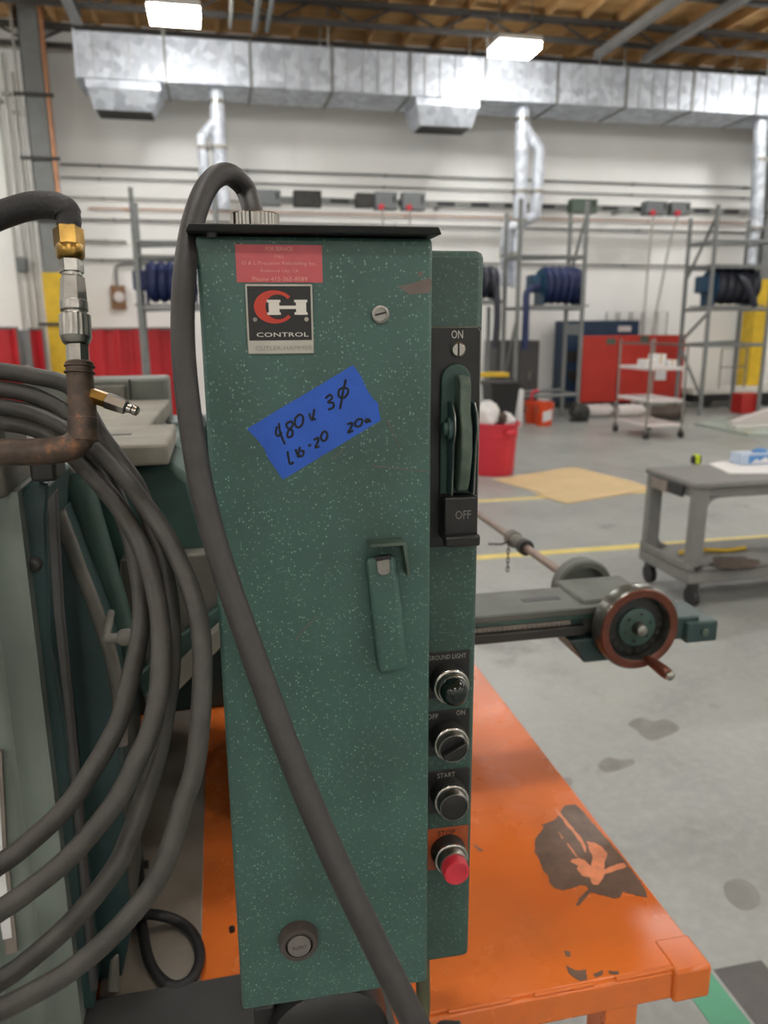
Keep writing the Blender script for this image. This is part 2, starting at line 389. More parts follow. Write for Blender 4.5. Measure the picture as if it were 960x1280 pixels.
# ------------------------------------------------------------------ lamps
def lamp(x, y, label, group):
    t = thing('ceiling_lamp', label, 'lamp', (x, y, 5.45), 0, group)
    MB().box((-.33, -.25, .015), (.33, .25, .09)).build('housing', 'white_metal', t, world=False, bevel=.01)
    MB().box((-.31, -.23, -.07), (.31, .23, .02)).build('diffuser', 'lamp', t, world=False, sm=0)  # glowing sides hang below the housing, added to brighten upper walls and ceiling
    for sx in (-1, 1): MB().cyl((sx*.25, 0, .08), (sx*.25, 0, .8), .008, n=6).build('hanger_rod', 'pipe_grey', t, world=False)
    return t
l0 = lamp(-.28, 11.33, 'lit rectangular ceiling lamp above the left end of the big duct', None)
clone(l0, (4.45, 11.66, 5.45), 'lit rectangular ceiling lamp above the middle of the big duct')
for i in range(-2, 4):
    for jy in (11.5, 6.4, 1.3, -3.8, -8.0):
        if jy == 11.5 and i in (0, 1): continue
        r = clone(l0, (-.28+4.75*i, jy, 5.45), 'lit rectangular lamp hanging in a row over the workshop floor'); r['group'] = 'workshop ceiling lamps'

# ------------------------------------------------------------------ runs under the roof
def run_y(name, x, z, w, h, m, label, cat, rnd=False):
    b = MB()
    if rnd: b.cyl((x, YB, z), (x, 12.55, z), w/2, n=12)
    else: b.box((x-w/2, YB, z-h/2), (x+w/2, 12.55, z+h/2))
    return b.build(name, m, label=label, cat=cat)
run_y('roof_brace', PZ(790, 38, 5.71).x, 5.71, .10, .12, 'girder', 'grey steel brace under the joists, the one nearer the lit lamp', 'beam')
run_y('roof_brace', PZ(860, 40, 5.71).x, 5.71, .12, .12, 'girder', 'thicker grey steel brace under the joists beyond its twin', 'beam')
for x, r, lb in ((.46, .05, 'thin pale pipe under the roof beside a pair of pipes'), (.80, .09, 'grey roof pipe next to its slimmer neighbour'), (.98, .07, 'slim grey roof pipe next to the thicker one')):
    run_y('roof_pipe', x, 5.775-r/2, r, r, 'pipe_grey' if x > .5 else 'pipe_white', lb, 'pipe', True)
GX = PZ(90, 15, 5.66).x
t = thing('roof_girder', 'dark steel girder under the roof above the duct end', 'girder', (GX, 2, 5.64))
MB().box((GX-.07, YB, 5.64), (GX+.07, 12.55, 5.66)).build('bottom_flange', 'girder', t, sm=0)
MB().box((GX-.012, YB, 5.66), (GX+.012, 12.55, 5.76)).build('girder_web', 'joist', t, sm=0)
MB().box((GX-.07, YB, 5.76), (GX+.07, 12.55, 5.78)).build('top_flange', 'joist', t, sm=0)

# ------------------------------------------------------------------ main duct
DY0, DY1, DZ0, DZ1, DX0, DST = 12.7, 13.62, 5.03, 5.625, -1.70, 1.215
dt = thing('air_duct', 'long galvanised rectangular air duct along the white wall', 'duct', (4.5, 13.1, DZ0))
for i in range(12):
    xa = DX0+i*DST; xb = xa+DST
    s_ = MB().box((xa, DY0, DZ0), (xb, DY1, DZ1)).build('duct_section', 'galv', dt, sm=0)
    e = .02
    b = MB()
    for za, zb in ((DZ0-e, DZ0+.001), (DZ1-.001, DZ1+e)): b.box((xb-.018, DY0-e, za), (xb+.018, DY1+e, zb))
    for ya, yb in ((DY0-e, DY0+.001), (DY1-.001, DY1+e)): b.box((xb-.018, ya, DZ0), (xb+.018, yb, DZ1))
    b.build('joint_flange', 'pipe_grey', s_, sm=0)
    for k in range(1, 5):
        x = xa+DST*k/5
        MB().box((x-.013, DY0-.016, DZ0+.005), (x+.013, DY0+.002, DZ1-.005)).build('seam', 'seam', s_, sm=0)
MB().box((DX0-.03, DY0-.025, DZ0-.025), (DX0, DY1+.025, DZ1+.025)).build('end_cap', 'galv', dt, sm=0, bevel=.01)
for hx in (-.5, 1.9, 4.4, 6.75, 9.4):
    for yy in (DY0+.02, DY1-.02): MB().cyl((hx, yy, DZ1-.02), (hx, yy, ZC), .012, n=6).build('hanger_rod', 'pipe_white', dt)
def diffuser(u0, u1, vt, vb, ub0, ub1):
    a, b_ = PY(u0, vt, 12.74).x, PY(u1, vt, 12.74).x
    zb = PY((ub0+ub1)/2, vb, 12.9).z; c, d = PY(ub0, vb, 12.9).x, PY(ub1, vb, 12.9).x
    yk = 13.42
    o = MB().hexa([(c,12.9,zb),(d,12.9,zb),(d,yk,zb),(c,yk,zb),(a,12.74,DZ0-.12),(b_,12.74,DZ0-.12),(b_,13.5,DZ0-.12),(a,13.5,DZ0-.12)]).box((a-.02,12.73,DZ0-.12),(b_+.02,13.52,DZ0+.01)).build('diffuser_box', 'galv', dt, sm=0)
    MB().box((c+.03, 12.93, zb-.012), (d-.03, yk-.03, zb+.01)).build('grille_opening', 'black', o, sm=0)
    for k in range(1, 5):
        y = 12.93+(yk-12.96)*k/5; MB().box((c+.03, y-.006, zb-.02), (d-.03, y+.006, zb)).build('louvre', 'dark_steel', o, sm=0)
diffuser(109, 199, 108, 138, 118, 192); diffuser(522, 598, 135, 158, 525, 590)

# ------------------------------------------------------------------ round drops from the duct
def drop(label, yd, runs, bands, m='galv'):
    o = None
    for pts, r in runs:
        P = [PY(u, v, yd) for u, v in pts]
        q = MB().tube(P, r, 14).build('drop_pipe' if o is None else 'branch_pipe', m, dt if o is None else o, sm=50)
        if o is None: o = q; o['label'] = label
    for u, v, r in bands:
        p = PY(u, v, yd); MB().cyl(p-Vector((0, 0, .03)), p+Vector((0, 0, .03)), r, n=14).build('pipe_band', 'nickel', o)
drop('galvanised round drop duct with a kinked side branch beside the lit lamp', 12.95,
     [([(270, 100), (272, 150), (275, 200), (279, 262)], .115), ([(272, 148), (252, 172), (254, 200), (259, 262)], .085)],
     [(271, 128, .125), (274, 185, .125), (254, 185, .095)])
drop('galvanised round drop duct whose branch leaves towards the yellow column', 12.95,
     [([(653, 128), (652, 200), (649, 278)], .115), ([(655, 160), (674, 186), (673, 215), (669, 272)], .1),
      ([(671, 268), (650, 280), (634, 286)], .09), ([(634, 284), (631, 310), (632, 358)], .085), ([(650, 276), (644, 310), (644, 360)], .085)],
     [(653, 150, .13), (650, 240, .125), (671, 240, .11), (650, 276, .13), (632, 320, .1), (644, 318, .1)])
drop('galvanised round drop duct standing in front of the yellow column', 12.95,
     [([(951, 145), (948, 220), (945, 288)], .115), ([(945, 286), (940, 310), (937, 352)], .09)],
     [(950, 200, .13), (945, 286, .13)])

# ------------------------------------------------------------------ columns
def column(x, yc, label, guard_top, extra):
    t = thing('steel_column', label, 'column', (x, yc, 0))
    b = MB().box((x-.15, yc-.17, 0), (x+.15, yc-.15, ZC)).box((x-.15, yc+.15, 0), (x+.15, yc+.17, ZC)).box((x-.012, yc-.16, 0), (x+.012, yc+.16, ZC))
    b.box((x-.15, yc-.17, 0), (x-.13, yc+.17, ZC))
    b.build('column_shaft', 'steel_grey', t, sm=0)
    MB().box((x-.17, yc-.19, 0), (x+.17, yc-.172, guard_top)).box((x-.17, yc-.172, 0), (x-.152, yc+.17, guard_top)).box((x+.152, yc-.172, 0), (x+.17, yc+.17, guard_top)).build('guard_paint', 'yellow', t, sm=0)
    return t
cl_ = column(PY(44, 100, 13.9).x, 13.9, 'grey steel column with yellow foot beside the orange pipe', 2.43, True)
cx = FR[cl_.name][0].x
MB().cyl((cx+.20, 13.72, 2.0), (cx+.20, 13.72, ZC), .035, n=10).build('orange_pipe', 'copper_pipe', cl_)
MB().cyl((cx-.22, 13.72, 0), (cx-.22, 13.72, ZC), .02, n=10).build('conduit', 'pipe_white', cl_)
for z in (1.6, 3.2, 4.1, 5.0): MB().box((cx-.3, 13.68, z), (cx+.28, 13.71, z+.05)).build('pipe_clamp', 'dark_steel', cl_, sm=0)
cr_ = column(PY(941, 430, 13.9).x, 13.9, 'steel column with yellow foot behind the dark slate hose reel', 2.4, False)
cx2 = FR[cr_.name][0].x
p = PZ(938, 517, 0); pt = PY(938, 492, p.y)
MB().box((p.x-.19, p.y, 0), (p.x+.19, p.y+.3, pt.z)).build('red_box', 'red_box', bevel=.01, label='small red box standing at the foot of the yellow column', cat='box')

# ------------------------------------------------------------------ lines on the back wall
def wline(name, u0, v0, u1, v1, r, m, label, xend=None, y=14.24, cat='pipe'):
    a, b = PY(u0, v0, y), PY(u1, v1, y); z = (a.z+b.z)/2; x1 = xend if xend else b.x
    r *= .8; o = MB().cyl((a.x, y, z), (x1, y, z), r, n=8)
    k = a.x+.6
    while k < x1: o.box((k-.02, y-r*1.2, z-r*1.3), (k+.02, YF-.0005, z+r*1.3)); k += 2.4
    return o.build(name, m, label=label, cat=cat)
wline('wall_pipe', 75, 202, 940, 237, .02, 'pipe_grey', 'topmost thin grey conduit on the white wall', 15)
wline('wall_pipe', 75, 222, 940, 247, .017, 'pipe_grey', 'second thin grey conduit from the top of the white wall', 15)
wline('wall_pipe', 80, 242, 560, 262, .02, 'pipe_white', 'pale conduit just above the copper line on the white wall', 12)
wline('wall_pipe', 110, 257, 900, 281,   .016, 'copper_pipe', 'copper coloured pipe along the white wall behind the switch boxes', 12)
wline('wall_pipe', 95, 273, 900, 291, .024, 'pipe_grey', 'grey pipe just below the copper coloured wall pipe', 12)
wline('wall_pipe', 85, 300, 158, 303, .035, 'pipe_white', 'short thick pale pipe ending near the leaning rack post')
wline('wall_pipe', 80, 323, 880, 334, .024, 'pipe_grey', 'lowest grey pipe crossing the white wall at hose reel height', 12)
for u, vt, vb, lb in ((4, 75, 420, 'vertical conduit on the wall, nearest of three to the left corner'), (14, 66, 400, 'middle one of three vertical wall conduits left of the column'), (27, 90, 420, 'vertical wall conduit nearest to the grey column')):
    a, b = PY(u-12, vt, 14.24), PY(u+18, vb, 14.24)
    MB().cyl((a.x, 14.24, 0), (a.x, 14.24, a.z), .018, n=8).box((a.x-.06, 14.22, a.z-.6), (a.x+.06, YF-.0005, a.z-.55)).box((a.x-.06, 14.22, 1.0), (a.x+.06, YF-.0005, 1.05)).build('wall_conduit', 'pipe_white', label=lb, cat='pipe')
a, b = PY(20, 322, 14.25), PY(35, 340, 14.25)
MB().box((a.x, 14.17, b.z), (b.x, YF-.0005, a.z)).build('junction_box', 'box_grey', bevel=.01, label='small grey junction box on the wall left of the column', cat='electrical box')
# busway with its switch boxes
za = (PY(330, 247, 13.7).z+PY(955, 268, 13.7).z)/2
bw = thing('busway_rail', 'long dark busway rail carrying the grey switch boxes', 'rail', (5, 13.7, za-.05))
xa = PY(300, 247, 13.7).x
MB().box((xa, 13.66, za-.05), (12, 13.74, za+.05)).build('rail', 'pipe_grey', bw, sm=0)
k = xa+.25; i = 0
while k < 11.8:
    MB().box((k, 13.655, za-.035), (k+.32, 13.67, za+.035)).build('dark_cover', 'busblack', bw, sm=0); k += .62
for k in (xa+.1, 4.0, 7.5, 11): MB().box((k, 13.7, za-.02), (k+.05, YF-.0005, za+.02)).build('wall_bracket', 'steel_grey', bw, sm=0)
def swbox(u, v, wpx, hpx, label, red=False, m='box_grey', cord=None):
    c = PY(u, v, 13.55); s = 13.55/FPX*1.0
    t = thing('switch_box', label, 'switch box', (c.x, 13.57, za-.2))
    w2, h2 = wpx*s/2*1.02, hpx*s/2
    MB().box((c.x-w2, 13.45, za-h2), (c.x+w2, 13.654, za+h2)).build('box_body', m, t, bevel=.015)
    MB().box((c.x+w2*.6, 13.43, za-h2*.2), (c.x+w2*.75, 13.46, za+h2*.6)).build('switch_lever', 'dark_steel', t, sm=0)
    if red: MB().cyl((c.x-w2*.5, 13.45, za-h2*.8), (c.x-w2*.5, 13.38, za-h2*.8), .05, n=10).build('red_plug', 'red_cap', t)
    if cord:
        P = [Vector((c.x-w2*.4, 13.42, za-h2))]+[PY(uu, vv, 13.42) for uu, vv in cord]
        MB().tube(crom(P, 4), .018, 6).build('hanging_cord', 'pipe_white', t)
swbox(335, 243, 28, 17, 'grey switch box on the busway beside the cable arch')
swbox(384, 248, 32, 18, 'dark grey switch box on the busway next to the cable arch box', m='dark_steel')
swbox(455, 253, 20, 16, 'short dark switch box pressed against a red plugged box', m='dark_steel')
swbox(481.5, 251, 27, 20, 'grey switch box with red plug close to the short dark box', True, cord=[(478, 270), (480, 300)])
swbox(516, 252, 28, 20, 'grey switch box with red plug alone after the close pair', True, cord=[(512, 275), (514, 300)])
swbox(728, 259, 34, 17, 'grey green switch box above the blue hose reel rack', m='bracket')
swbox(818, 260, 30, 17, 'grey switch box with red plug dropping a straight cord', True, cord=[(811, 320), (805, 400), (803, 455)])
swbox(848, 261, 26, 16, 'grey switch box with red plug dropping a slanting cord', True, cord=[(838, 300), (828, 350), (815, 420), (812, 470)])
# brown board with meter
a, b = PY(138, 357, 14.25), PY(158, 386, 14.25)
t = thing('meter_board', 'small brown board with a grey meter on the white wall', 'meter', (a.x, 14.25, b.z))
MB().box((a.x, 14.2, b.z), (b.x, YF-.0005, a.z)).build('board', 'plywood', t, sm=0)
c = (a+b)/2; MB().lathe((c.x+.02, 14.2, c.z), (0, -1, 0), [(0, .09), (.06, .09), (.07, .06)], 16).build('meter_dial', 'shelf_metal', t)
MB().tube(crom([(c.x, 14.22, a.z-.05), (c.x, 14.22, a.z+.25), (c.x+.1, 14.22, a.z+.35), (c.x+.6, 14.22, a.z+.36)], 5), .025, 8).build('conduit', 'pipe_grey', t)

# ------------------------------------------------------------------ red welding curtains at the left
def curtain(u0, u1, vt, vb, y, label, m='red_curtain', z0=.12):
    a, b = PY(u0, vt, y), PY(u1, vt, y); n = max(8, int((b.x-a.x)/.035)); vs = []; fs = []
    t = thing('welding_curtain', label, 'curtain', (a.x, y, 0))
    for s in (0, 1):
        for i in range(n+1):
            x = a.x+(b.x-a.x)*i/n; yy = y+.03*math.sin(x*22)+.012*math.sin(x*51)+s*.006
            vs += [(x, yy, z0), (x, yy, a.z)]
    for i in range(n): fs.append((2*i, 2*i+2, 2*i+3, 2*i+1)); o = 2*(n+1); fs.append((o+2*i, o+2*i+1, o+2*i+3, o+2*i+2))
    MB().add(vs, fs).build('curtain_sheet', m, t, sm=60)
    MB().cyl((a.x-.02, y, a.z+.01), (b.x+.02, y, a.z+.01), .02, n=8).build('curtain_rod', 'pipe_grey', t)
    for x in (a.x, b.x): MB().cyl((x, y+.05, 0), (x, y+.05, a.z+.02), .022, n=8).box((x-.03, y-.1, 0), (x+.03, y+.15, .03)).build('curtain_stand', 'pipe_grey', t)
curtain(-40, 20, 411, 480, 12.9, 'red welding curtain left of the grey door panel')
curtain(37, 52, 412, 480, 13.3, 'narrow red welding curtain between grey panel and yellow column')
curtain(108, 216, 412, 480, 13.2, 'wide red welding curtain below the left hose reel')
a, b = PY(22, 412, 13.1), PY(36, 412, 13.1)
t = thing('grey_panel', 'narrow grey panel standing between two red curtains', 'panel', (a.x, 13.1, 0))
MB().box((a.x, 13.09, 0), (b.x, 13.14, a.z)).build('panel_sheet', 'steel_grey', t, bevel=.01)
MB().box((a.x+.05, 13.075, .9), (b.x-.05, 13.095, 1.0)).build('panel_rib', 'shelf_metal', t, sm=0)

# ------------------------------------------------------------------ pipe racks
def rack(x0, x1, y0, y1, h, label, rails, braces, shelf=None, r=.036):
    t = thing('pipe_rack', label, 'rack', (x0, y0, 0))
    for x in (x0, x1):
        for y in (y0, y1): MB().cyl((x, y, 0), (x, y, h-(.12 if y == y1 else 0)), r, n=10).build('post', 'steel_grey', t)
    for z in rails:
        for y in (y0, y1): MB().cyl((x0, y, z), (x1, y, z+(.04 if y == y1 else 0)), r*.8, n=8).build('rail', 'steel_grey', t)
        for x in (x0, x1): MB().cyl((x, y0, z), (x, y1, z), r*.8, n=8).build('side_rail', 'steel_grey', t)
    for x, za_, zb_ in braces: MB().cyl((x, y0, za_), (x, y1, zb_), r*.7, n=8).build('brace', 'steel_grey', t)
    if shelf: MB().box((x0, y0, shelf-.03), (x1, y1, shelf+.03)).build('shelf_plate', 'steel_grey', t, sm=0)
    return t
rack(4.76, 5.88, 12.0, 12.6, 3.46, 'grey pipe rack holding the bright blue hose reel', (1.82, 2.62, .42), ((5.88, 3.3, 2.2), (4.76, 1.7, .5)))
rack(8.20, 9.35, 12.0, 12.75, 3.46, 'grey pipe rack holding the dark slate hose reel', (1.80, 2.9, 1.2), ((8.20, 3.3, 2.3), (8.20, 1.75, 1.25), (8.20, .3, 1.15)), 2.5)
xr = PY(163, 236, 12.0).x
rack(xr, xr+1.15, 12.0, 12.6, PY(160, 234, 12.0).z, 'grey pipe rack behind the wide red curtain', (1.82, 2.75, 2.55), ((xr, 3.2, 2.4),))

def reel(x0, x1, y, zc, R, m, label, n=5, tail=None, fl='teal', motor=-1):
    L = x1-x0
    t = thing('hose_reel', label, 'hose reel', (x0, y, zc-R-.02))
    rr = L/n/2*1.06
    for i in range(n):
        cx_ = x0+L*(i+.5)/n
        pts = [(cx_+.01*math.sin(q*2*math.pi/28*3), y+math.cos(q*2*math.pi/28)*(R-rr), zc+math.sin(q*2*math.pi/28)*(R-rr)) for q in range(28)]
        MB().tube(pts, rr, 10, True).build('hose_wrap', m, t, sm=60)
    MB().cyl((x0-.05, y, zc), (x1+.05, y, zc), R-2*rr+.02, n=18).build('drum', fl, t)
    for x in (x0-.03, x1+.01): MB().cyl((x, y, zc), (x+.02, y, zc), R*.86, n=24).build('side_disc', fl, t)
    xm = x0-.12 if motor < 0 else x1+.03
    MB().box((xm-.1, y-.14, zc-.12), (xm+.08, y+.14, zc+.16)).build('motor_box', fl, t, bevel=.02)
    for x in (x0-.03, x1+.02): MB().box((x-.015, y-.18, zc-R-.03), (x+.015, y+.18, zc)).build('stand', fl, t, sm=0)
    MB().box((x0-.2, y-.3, zc-R-.045), (x1+.1, y+.3, zc-R-.02)).build('base_plate', 'steel_grey', t, sm=0)
    if tail: MB().tube(crom(tail, 5), .055, 10).build('loose_hose_end', m, t, sm=60)
    return t
zr = 2.196
pa = PY(653, 395, 12.1)
reel(5.30, 5.92, 12.35, zr, .30, 'navy', 'bright blue hose reel with five thick wraps in a pipe rack', 5,
     [(5.16, 12.12, zr-.02), (pa.x+.03, 12.0, zr-.12), (pa.x, 11.95, zr-.4), (pa.x, 11.95, 1.5), (pa.x, 11.95, 1.18)])
reel(8.42, 9.20, 12.35, zr, .31, 'navy_dark', 'dark slate hose reel with a loose end beside the yellow column', 5,
     [PY(922, 345, 12.1), PY(931, 352, 11.95), PY(938, 366, 11.9), PY(944, 383, 11.9)], 'teal')
xc = PY(180, 340, 12.35).x
reel(xc+.06, xc+.72, 12.35, zr+.02, .30, 'navy', 'blue hose reel above the wide red curtain', 5, None, 'navy')
p0 = PY(616, 375, 12.2)
reel(p0.x-.45, p0.x+.06, 12.35, zr+.04, .26, 'navy_dark', 'slate hose reel peeking past the control cabinet edge', 4,
     [(p0.x, 12.05, zr), (p0.x+.01, 12.0, 1.7), (p0.x-.01, 12.0, 1.2)], 'navy')
t = thing('reel_stand', 'grey wall stand carrying the slate reel beside the cabinet edge', 'stand', (p0.x-.6, 12.6, 0))
MB().box((p0.x-.75, 12.0, zr+.04-.26-.08), (p0.x+.15, 12.7, zr+.04-.26-.045)).build('stand_top', 'steel_grey', t, sm=0)
for x in (p0.x-.7, p0.x+.1): MB().cyl((x, 12.66, 0), (x, 12.66, 1.86), .036, n=8).build('post', 'steel_grey', t)

# ------------------------------------------------------------------ red screen, blue machine and what stands around them
a, b = PY(729, 419, 13.3), PY(857, 419, 13.3); zt = (a.z+b.z)/2; zb = PY(790, 505, 13.3).z
t = thing('red_screen', 'tall red three panel screen behind the steel service cart', 'screen', (a.x, 13.3, 0))
L = b.x-a.x
for f0, f1 in ((0, .34), (.345, .66), (.665, 1)): MB().box((a.x+L*f0, 13.28, max(.15, zb)), (a.x+L*f1, 13.34, zt)).build('panel', 'red_screen', t, bevel=.012)
for f0 in (.02, .34, .66, .98): MB().box((a.x+L*f0-.025, 13.33, 0), (a.x+L*f0+.025, 13.37, zt-.02)).box((a.x+L*f0-.03, 13.1, 0), (a.x+L*f0+.03, 13.6, .04)).build('frame_post', 'steel_grey', t, sm=0)
p = PY(826, 467, 13.27); MB().box((p.x-.11, 13.268, p.z-.12), (p.x+.11, 13.281, p.z+.12)).build('white_notice', 'paper', t, sm=0)
for u, v in ((764, 427), (806, 424)):
    p = PY(u, v, 13.27); MB().box((p.x-.09, 13.27, p.z-.05), (p.x+.09, 13.285, p.z+.06)).build('clip', 'bracket', t, sm=0)
a, b = PY(705, 401, 13.75), PY(800, 401, 13.75); zt = a.z
t = thing('blue_machine', 'dark blue machine cabinet half hidden behind the red screen', 'machine', (a.x, 13.9, 0))
MB().box((a.x, 13.75, .1), (b.x, 14.15, zt)).build('machine_body', 'cabinet_blue', t, bevel=.02)
for x in (a.x+.1, b.x-.1): MB().box((x-.06, 13.8, 0), (x+.06, 14.1, .1)).build('foot', 'dark_steel', t, sm=0)
for k, (u, v) in enumerate(((716, 412), (714, 446), (717, 470))):
    p = PY(u, v, 13.74); MB().box((p.x-.12, 13.735, p.z-.1), (p.x+.12, 13.752, p.z+.1)).build('control_panel', 'dark_steel' if k else 'box_grey', t, bevel=.006)
p = PY(781, 411, 13.74); MB().box((p.x-.13, 13.738, p.z-.05), (p.x+.13, 13.752, p.z+.05)).build('name_strip', 'shelf_metal', t, sm=0)
# wire frame standing behind
a, b = PY(762, 390, 14.05), PY(842, 390, 14.05)
t = thing('wire_stand', 'thin grey wire stand rising behind the red screen', 'stand', (a.x, 14.2, 0))
zt = a.z
MB().cyl((a.x, 14.2, zt-.45), (b.x, 14.2, zt-.45), .012, n=6).build('cross_wire', 'pipe_grey', t)
for k in range(5):
    x0 = a.x+(b.x-a.x)*k/5+.02; x1 = x0+(b.x-a.x)/5-.06
    MB().tube([(x0, 14.2, 0), (x0, 14.2, zt), (x1, 14.2, zt), (x1, 14.2, 0)], .012, 6).build('wire_hoop', 'pipe_grey', t)

def cabinet(name, u0, u1, vt, y, d, m, label, cat, z0=0.0, nd=2):
    a, b = PY(u0, vt, y), PY(u1, vt, y)
    t = thing(name, label, cat, (a.x, y, z0))
    MB().box((a.x, y, z0+.06), (b.x, y+d, a.z)).build('cabinet_body', m, t, bevel=.012)
    MB().box((a.x+.03, y+.03, z0), (b.x-.03, y+d-.03, z0+.07)).build('plinth', 'black', t, sm=0)
    L = (b.x-a.x)/nd
    for k in range(nd):
        o = MB().box((a.x+L*k+.015, y-.015, z0+.09), (a.x+L*(k+1)-.015, y+.002, a.z-.03)).build('door', m, t, bevel=.006)
        MB().box((a.x+L*(k+.5), y-.035, z0+.6), (a.x+L*(k+.5)+.03, y-.012, z0+.75)).build('handle', 'nickel', o, sm=0)
    return t
cabinet('storage_cabinet', 620, 675, 426, 13.2, .6, 'dark_cab', 'dark grey storage cabinet behind the red trash can', 'cabinet')
# bench with yellow top edge
a, b = PY(596, 467, 11.6), PY(637, 467, 11.6)
t = thing('work_bench', 'low bench with yellow edge behind the red trash can', 'bench', (a.x-.5, 11.6, 0))
MB().box((a.x-.5, 11.6, a.z-.06), (b.x, 12.0-.06, a.z)).build('bench_top', 'yellow', t, bevel=.008)
for x in (a.x-.45, b.x-.08):
    for y in (11.63, 11.85): MB().box((x, y, 0), (x+.06, y+.06, a.z-.05)).build('leg', 'dark_cab', t, sm=0)
# black bin
a = PY(626, 478, 10.6); w_ = .2; zb_ = 0
t = thing('waste_bin', 'black tapered bin standing behind the red trash can', 'bin', (a.x, 10.6, 0))
MB().hexa([(a.x-.15,10.45,0),(a.x+.15,10.45,0),(a.x+.15,10.75,0),(a.x-.15,10.75,0),(a.x-.22,10.38,a.z),(a.x+.22,10.38,a.z),(a.x+.22,10.82,a.z),(a.x-.22,10.82,a.z)]).build('bin_body', 'black', t, bevel=.02)
MB().box((a.x-.235,10.365,a.z-.04),(a.x+.235,10.835,a.z+.02)).build('rim', 'black', t, bevel=.012)
# white tube
q = PZ(651, 533, 0); p = PY(650, 487, q.y)
MB().lathe((p.x, q.y, 0), (0, 0, 1), [(0, .055), (.02, .06), (p.z-.02, .06), (p.z, .052)], 16).build('cardboard_tube', 'paper', label='upright white tube beside the red trash can', cat='tube')

# red trash can
c = Vector((2.86, 7.75, 0)); H = .56
t = thing('trash_can', 'round red plastic trash can filled with white bags', 'trash can', c)
MB().lathe(c, (0,0,1), [(0, .20), (.03, .212), (.40, .236), (.41, .246), (H-.03, .25), (H-.03, .268), (H, .268), (H, .245), (H-.03, .235), (.1, .2)], 32).build('can_body', 'can_red', t)
MB().box((c.x+.02, c.y-.285, .44), (c.x+.14, c.y-.22, .5)).build('handle', 'can_red', t, bevel=.015)
def blob(ctr, rad, name, m, label, cat, seed, parent=None):
    rnd = random.Random(seed); vs = []; fs = []; n, mm = 18, 12
    ph = [rnd.random()*6 for _ in range(6)]
    for j in range(mm+1):
        th = math.pi*j/mm
        for i in range(n):
            q = 2*math.pi*i/n; f = 1+.1*math.sin(3*q+ph[0]+2*th)+.08*math.sin(5*q+ph[1]-3*th)+.07*math.sin(7*th+ph[2]+q)+.05*math.sin(9*q+5*th+ph[3])
            vs.append((ctr[0]+rad[0]*f*math.sin(th)*math.cos(q), ctr[1]+rad[1]*f*math.sin(th)*math.sin(q), ctr[2]+rad[2]*f*math.cos(th)))
    for j in range(mm):
        for i in range(n): fs.append((j*n+i, j*n+(i+1) % n, (j+1)*n+(i+1) % n, (j+1)*n+i))
    return MB().add(vs, fs).build(name, m, parent, sm=80, **({} if parent else dict(label=label, cat=cat)))
blob((c.x-.1, c.y-.02, H+.06), (.13, .15, .15), 'plastic_bag', 'bag', 'bulging white plastic bag heaped highest in the red trash can', 'bag', 3)
blob((c.x+.11, c.y, H+.0), (.12, .13, .09), 'plastic_bag', 'bag', 'flat crumpled white bag lying beside the bulging bag in the can', 'bag', 5)
blob((c.x+.03, c.y-.14, H+.05), (.05, .05, .06), 'rag', 'brown_cloth', 'dark crumpled rag lying on the bags in the red trash can', 'rag', 8)
# buckets
def bucket(u, vb, r, h, label, m='bucket_orange', logo=False):
    p = PZ(u, vb, 0)
    t = thing('bucket', label, 'bucket', (p.x, p.y+r, 0)); o = Vector((p.x, p.y+r, 0))
    MB().lathe(o, (0,0,1), [(0, r*.86), (h*.8, r*.97), (h*.8, r*1.04), (h*.86, r*1.04), (h*.86, r), (h, r), (h, r*.94), (h*.2, r*.84)], 24).build('bucket_body', m, t)
    MB().tube([(o.x+math.cos(q)*r*1.05, o.y-r*.2-.05*math.sin(q), h*.83-math.sin(q)*h*.4) for q in [math.pi*k/12 for k in range(13)]], .006, 6).build('bail', 'nickel', t)
    if logo: MB().prism([(o.x+x*.07, o.y-r*1.0, h*.45+z*.1) for x, z in ((-1,-1),(1,-.6),(1,1),(-1,.6))], (0, .03, 0)).build('white_mark', 'paper', t, sm=0)
    return t
bucket(684, 533, .15, .37, 'orange plastic bucket with a white square mark', logo=True)
bucket(670, 530, .14, .36, 'orange plastic bucket holding a red tool behind the marked one')
p = PZ(669, 530, 0); MB().tube([(p.x, p.y+.14, .05), (p.x-.02, p.y+.14, .4), (p.x-.02, p.y+.12, .5), (p.x+.08, p.y+.1, .53)], .028, 8).build('red_tool', 'red_cap', label='red tool handle sticking out of the unmarked bucket', cat='tool')
# flat cardboard sheets
for k, (px, lb) in enumerate((([(617, 600), (716, 584), (793, 603), (712, 616), (678, 617)], 'large flat sheet of cardboard lying on the concrete'),
                             ([(668, 618), (712, 616), (793, 603), (818, 612), (708, 630)], 'narrow cardboard flap lying along the large cardboard sheet'))):
    MB().prism([PZ(u, v, .002+.0*k) for u, v in px], (0, 0, .008)).build('cardboard_sheet', 'cardboard', label=lb, cat='cardboard', sm=0)

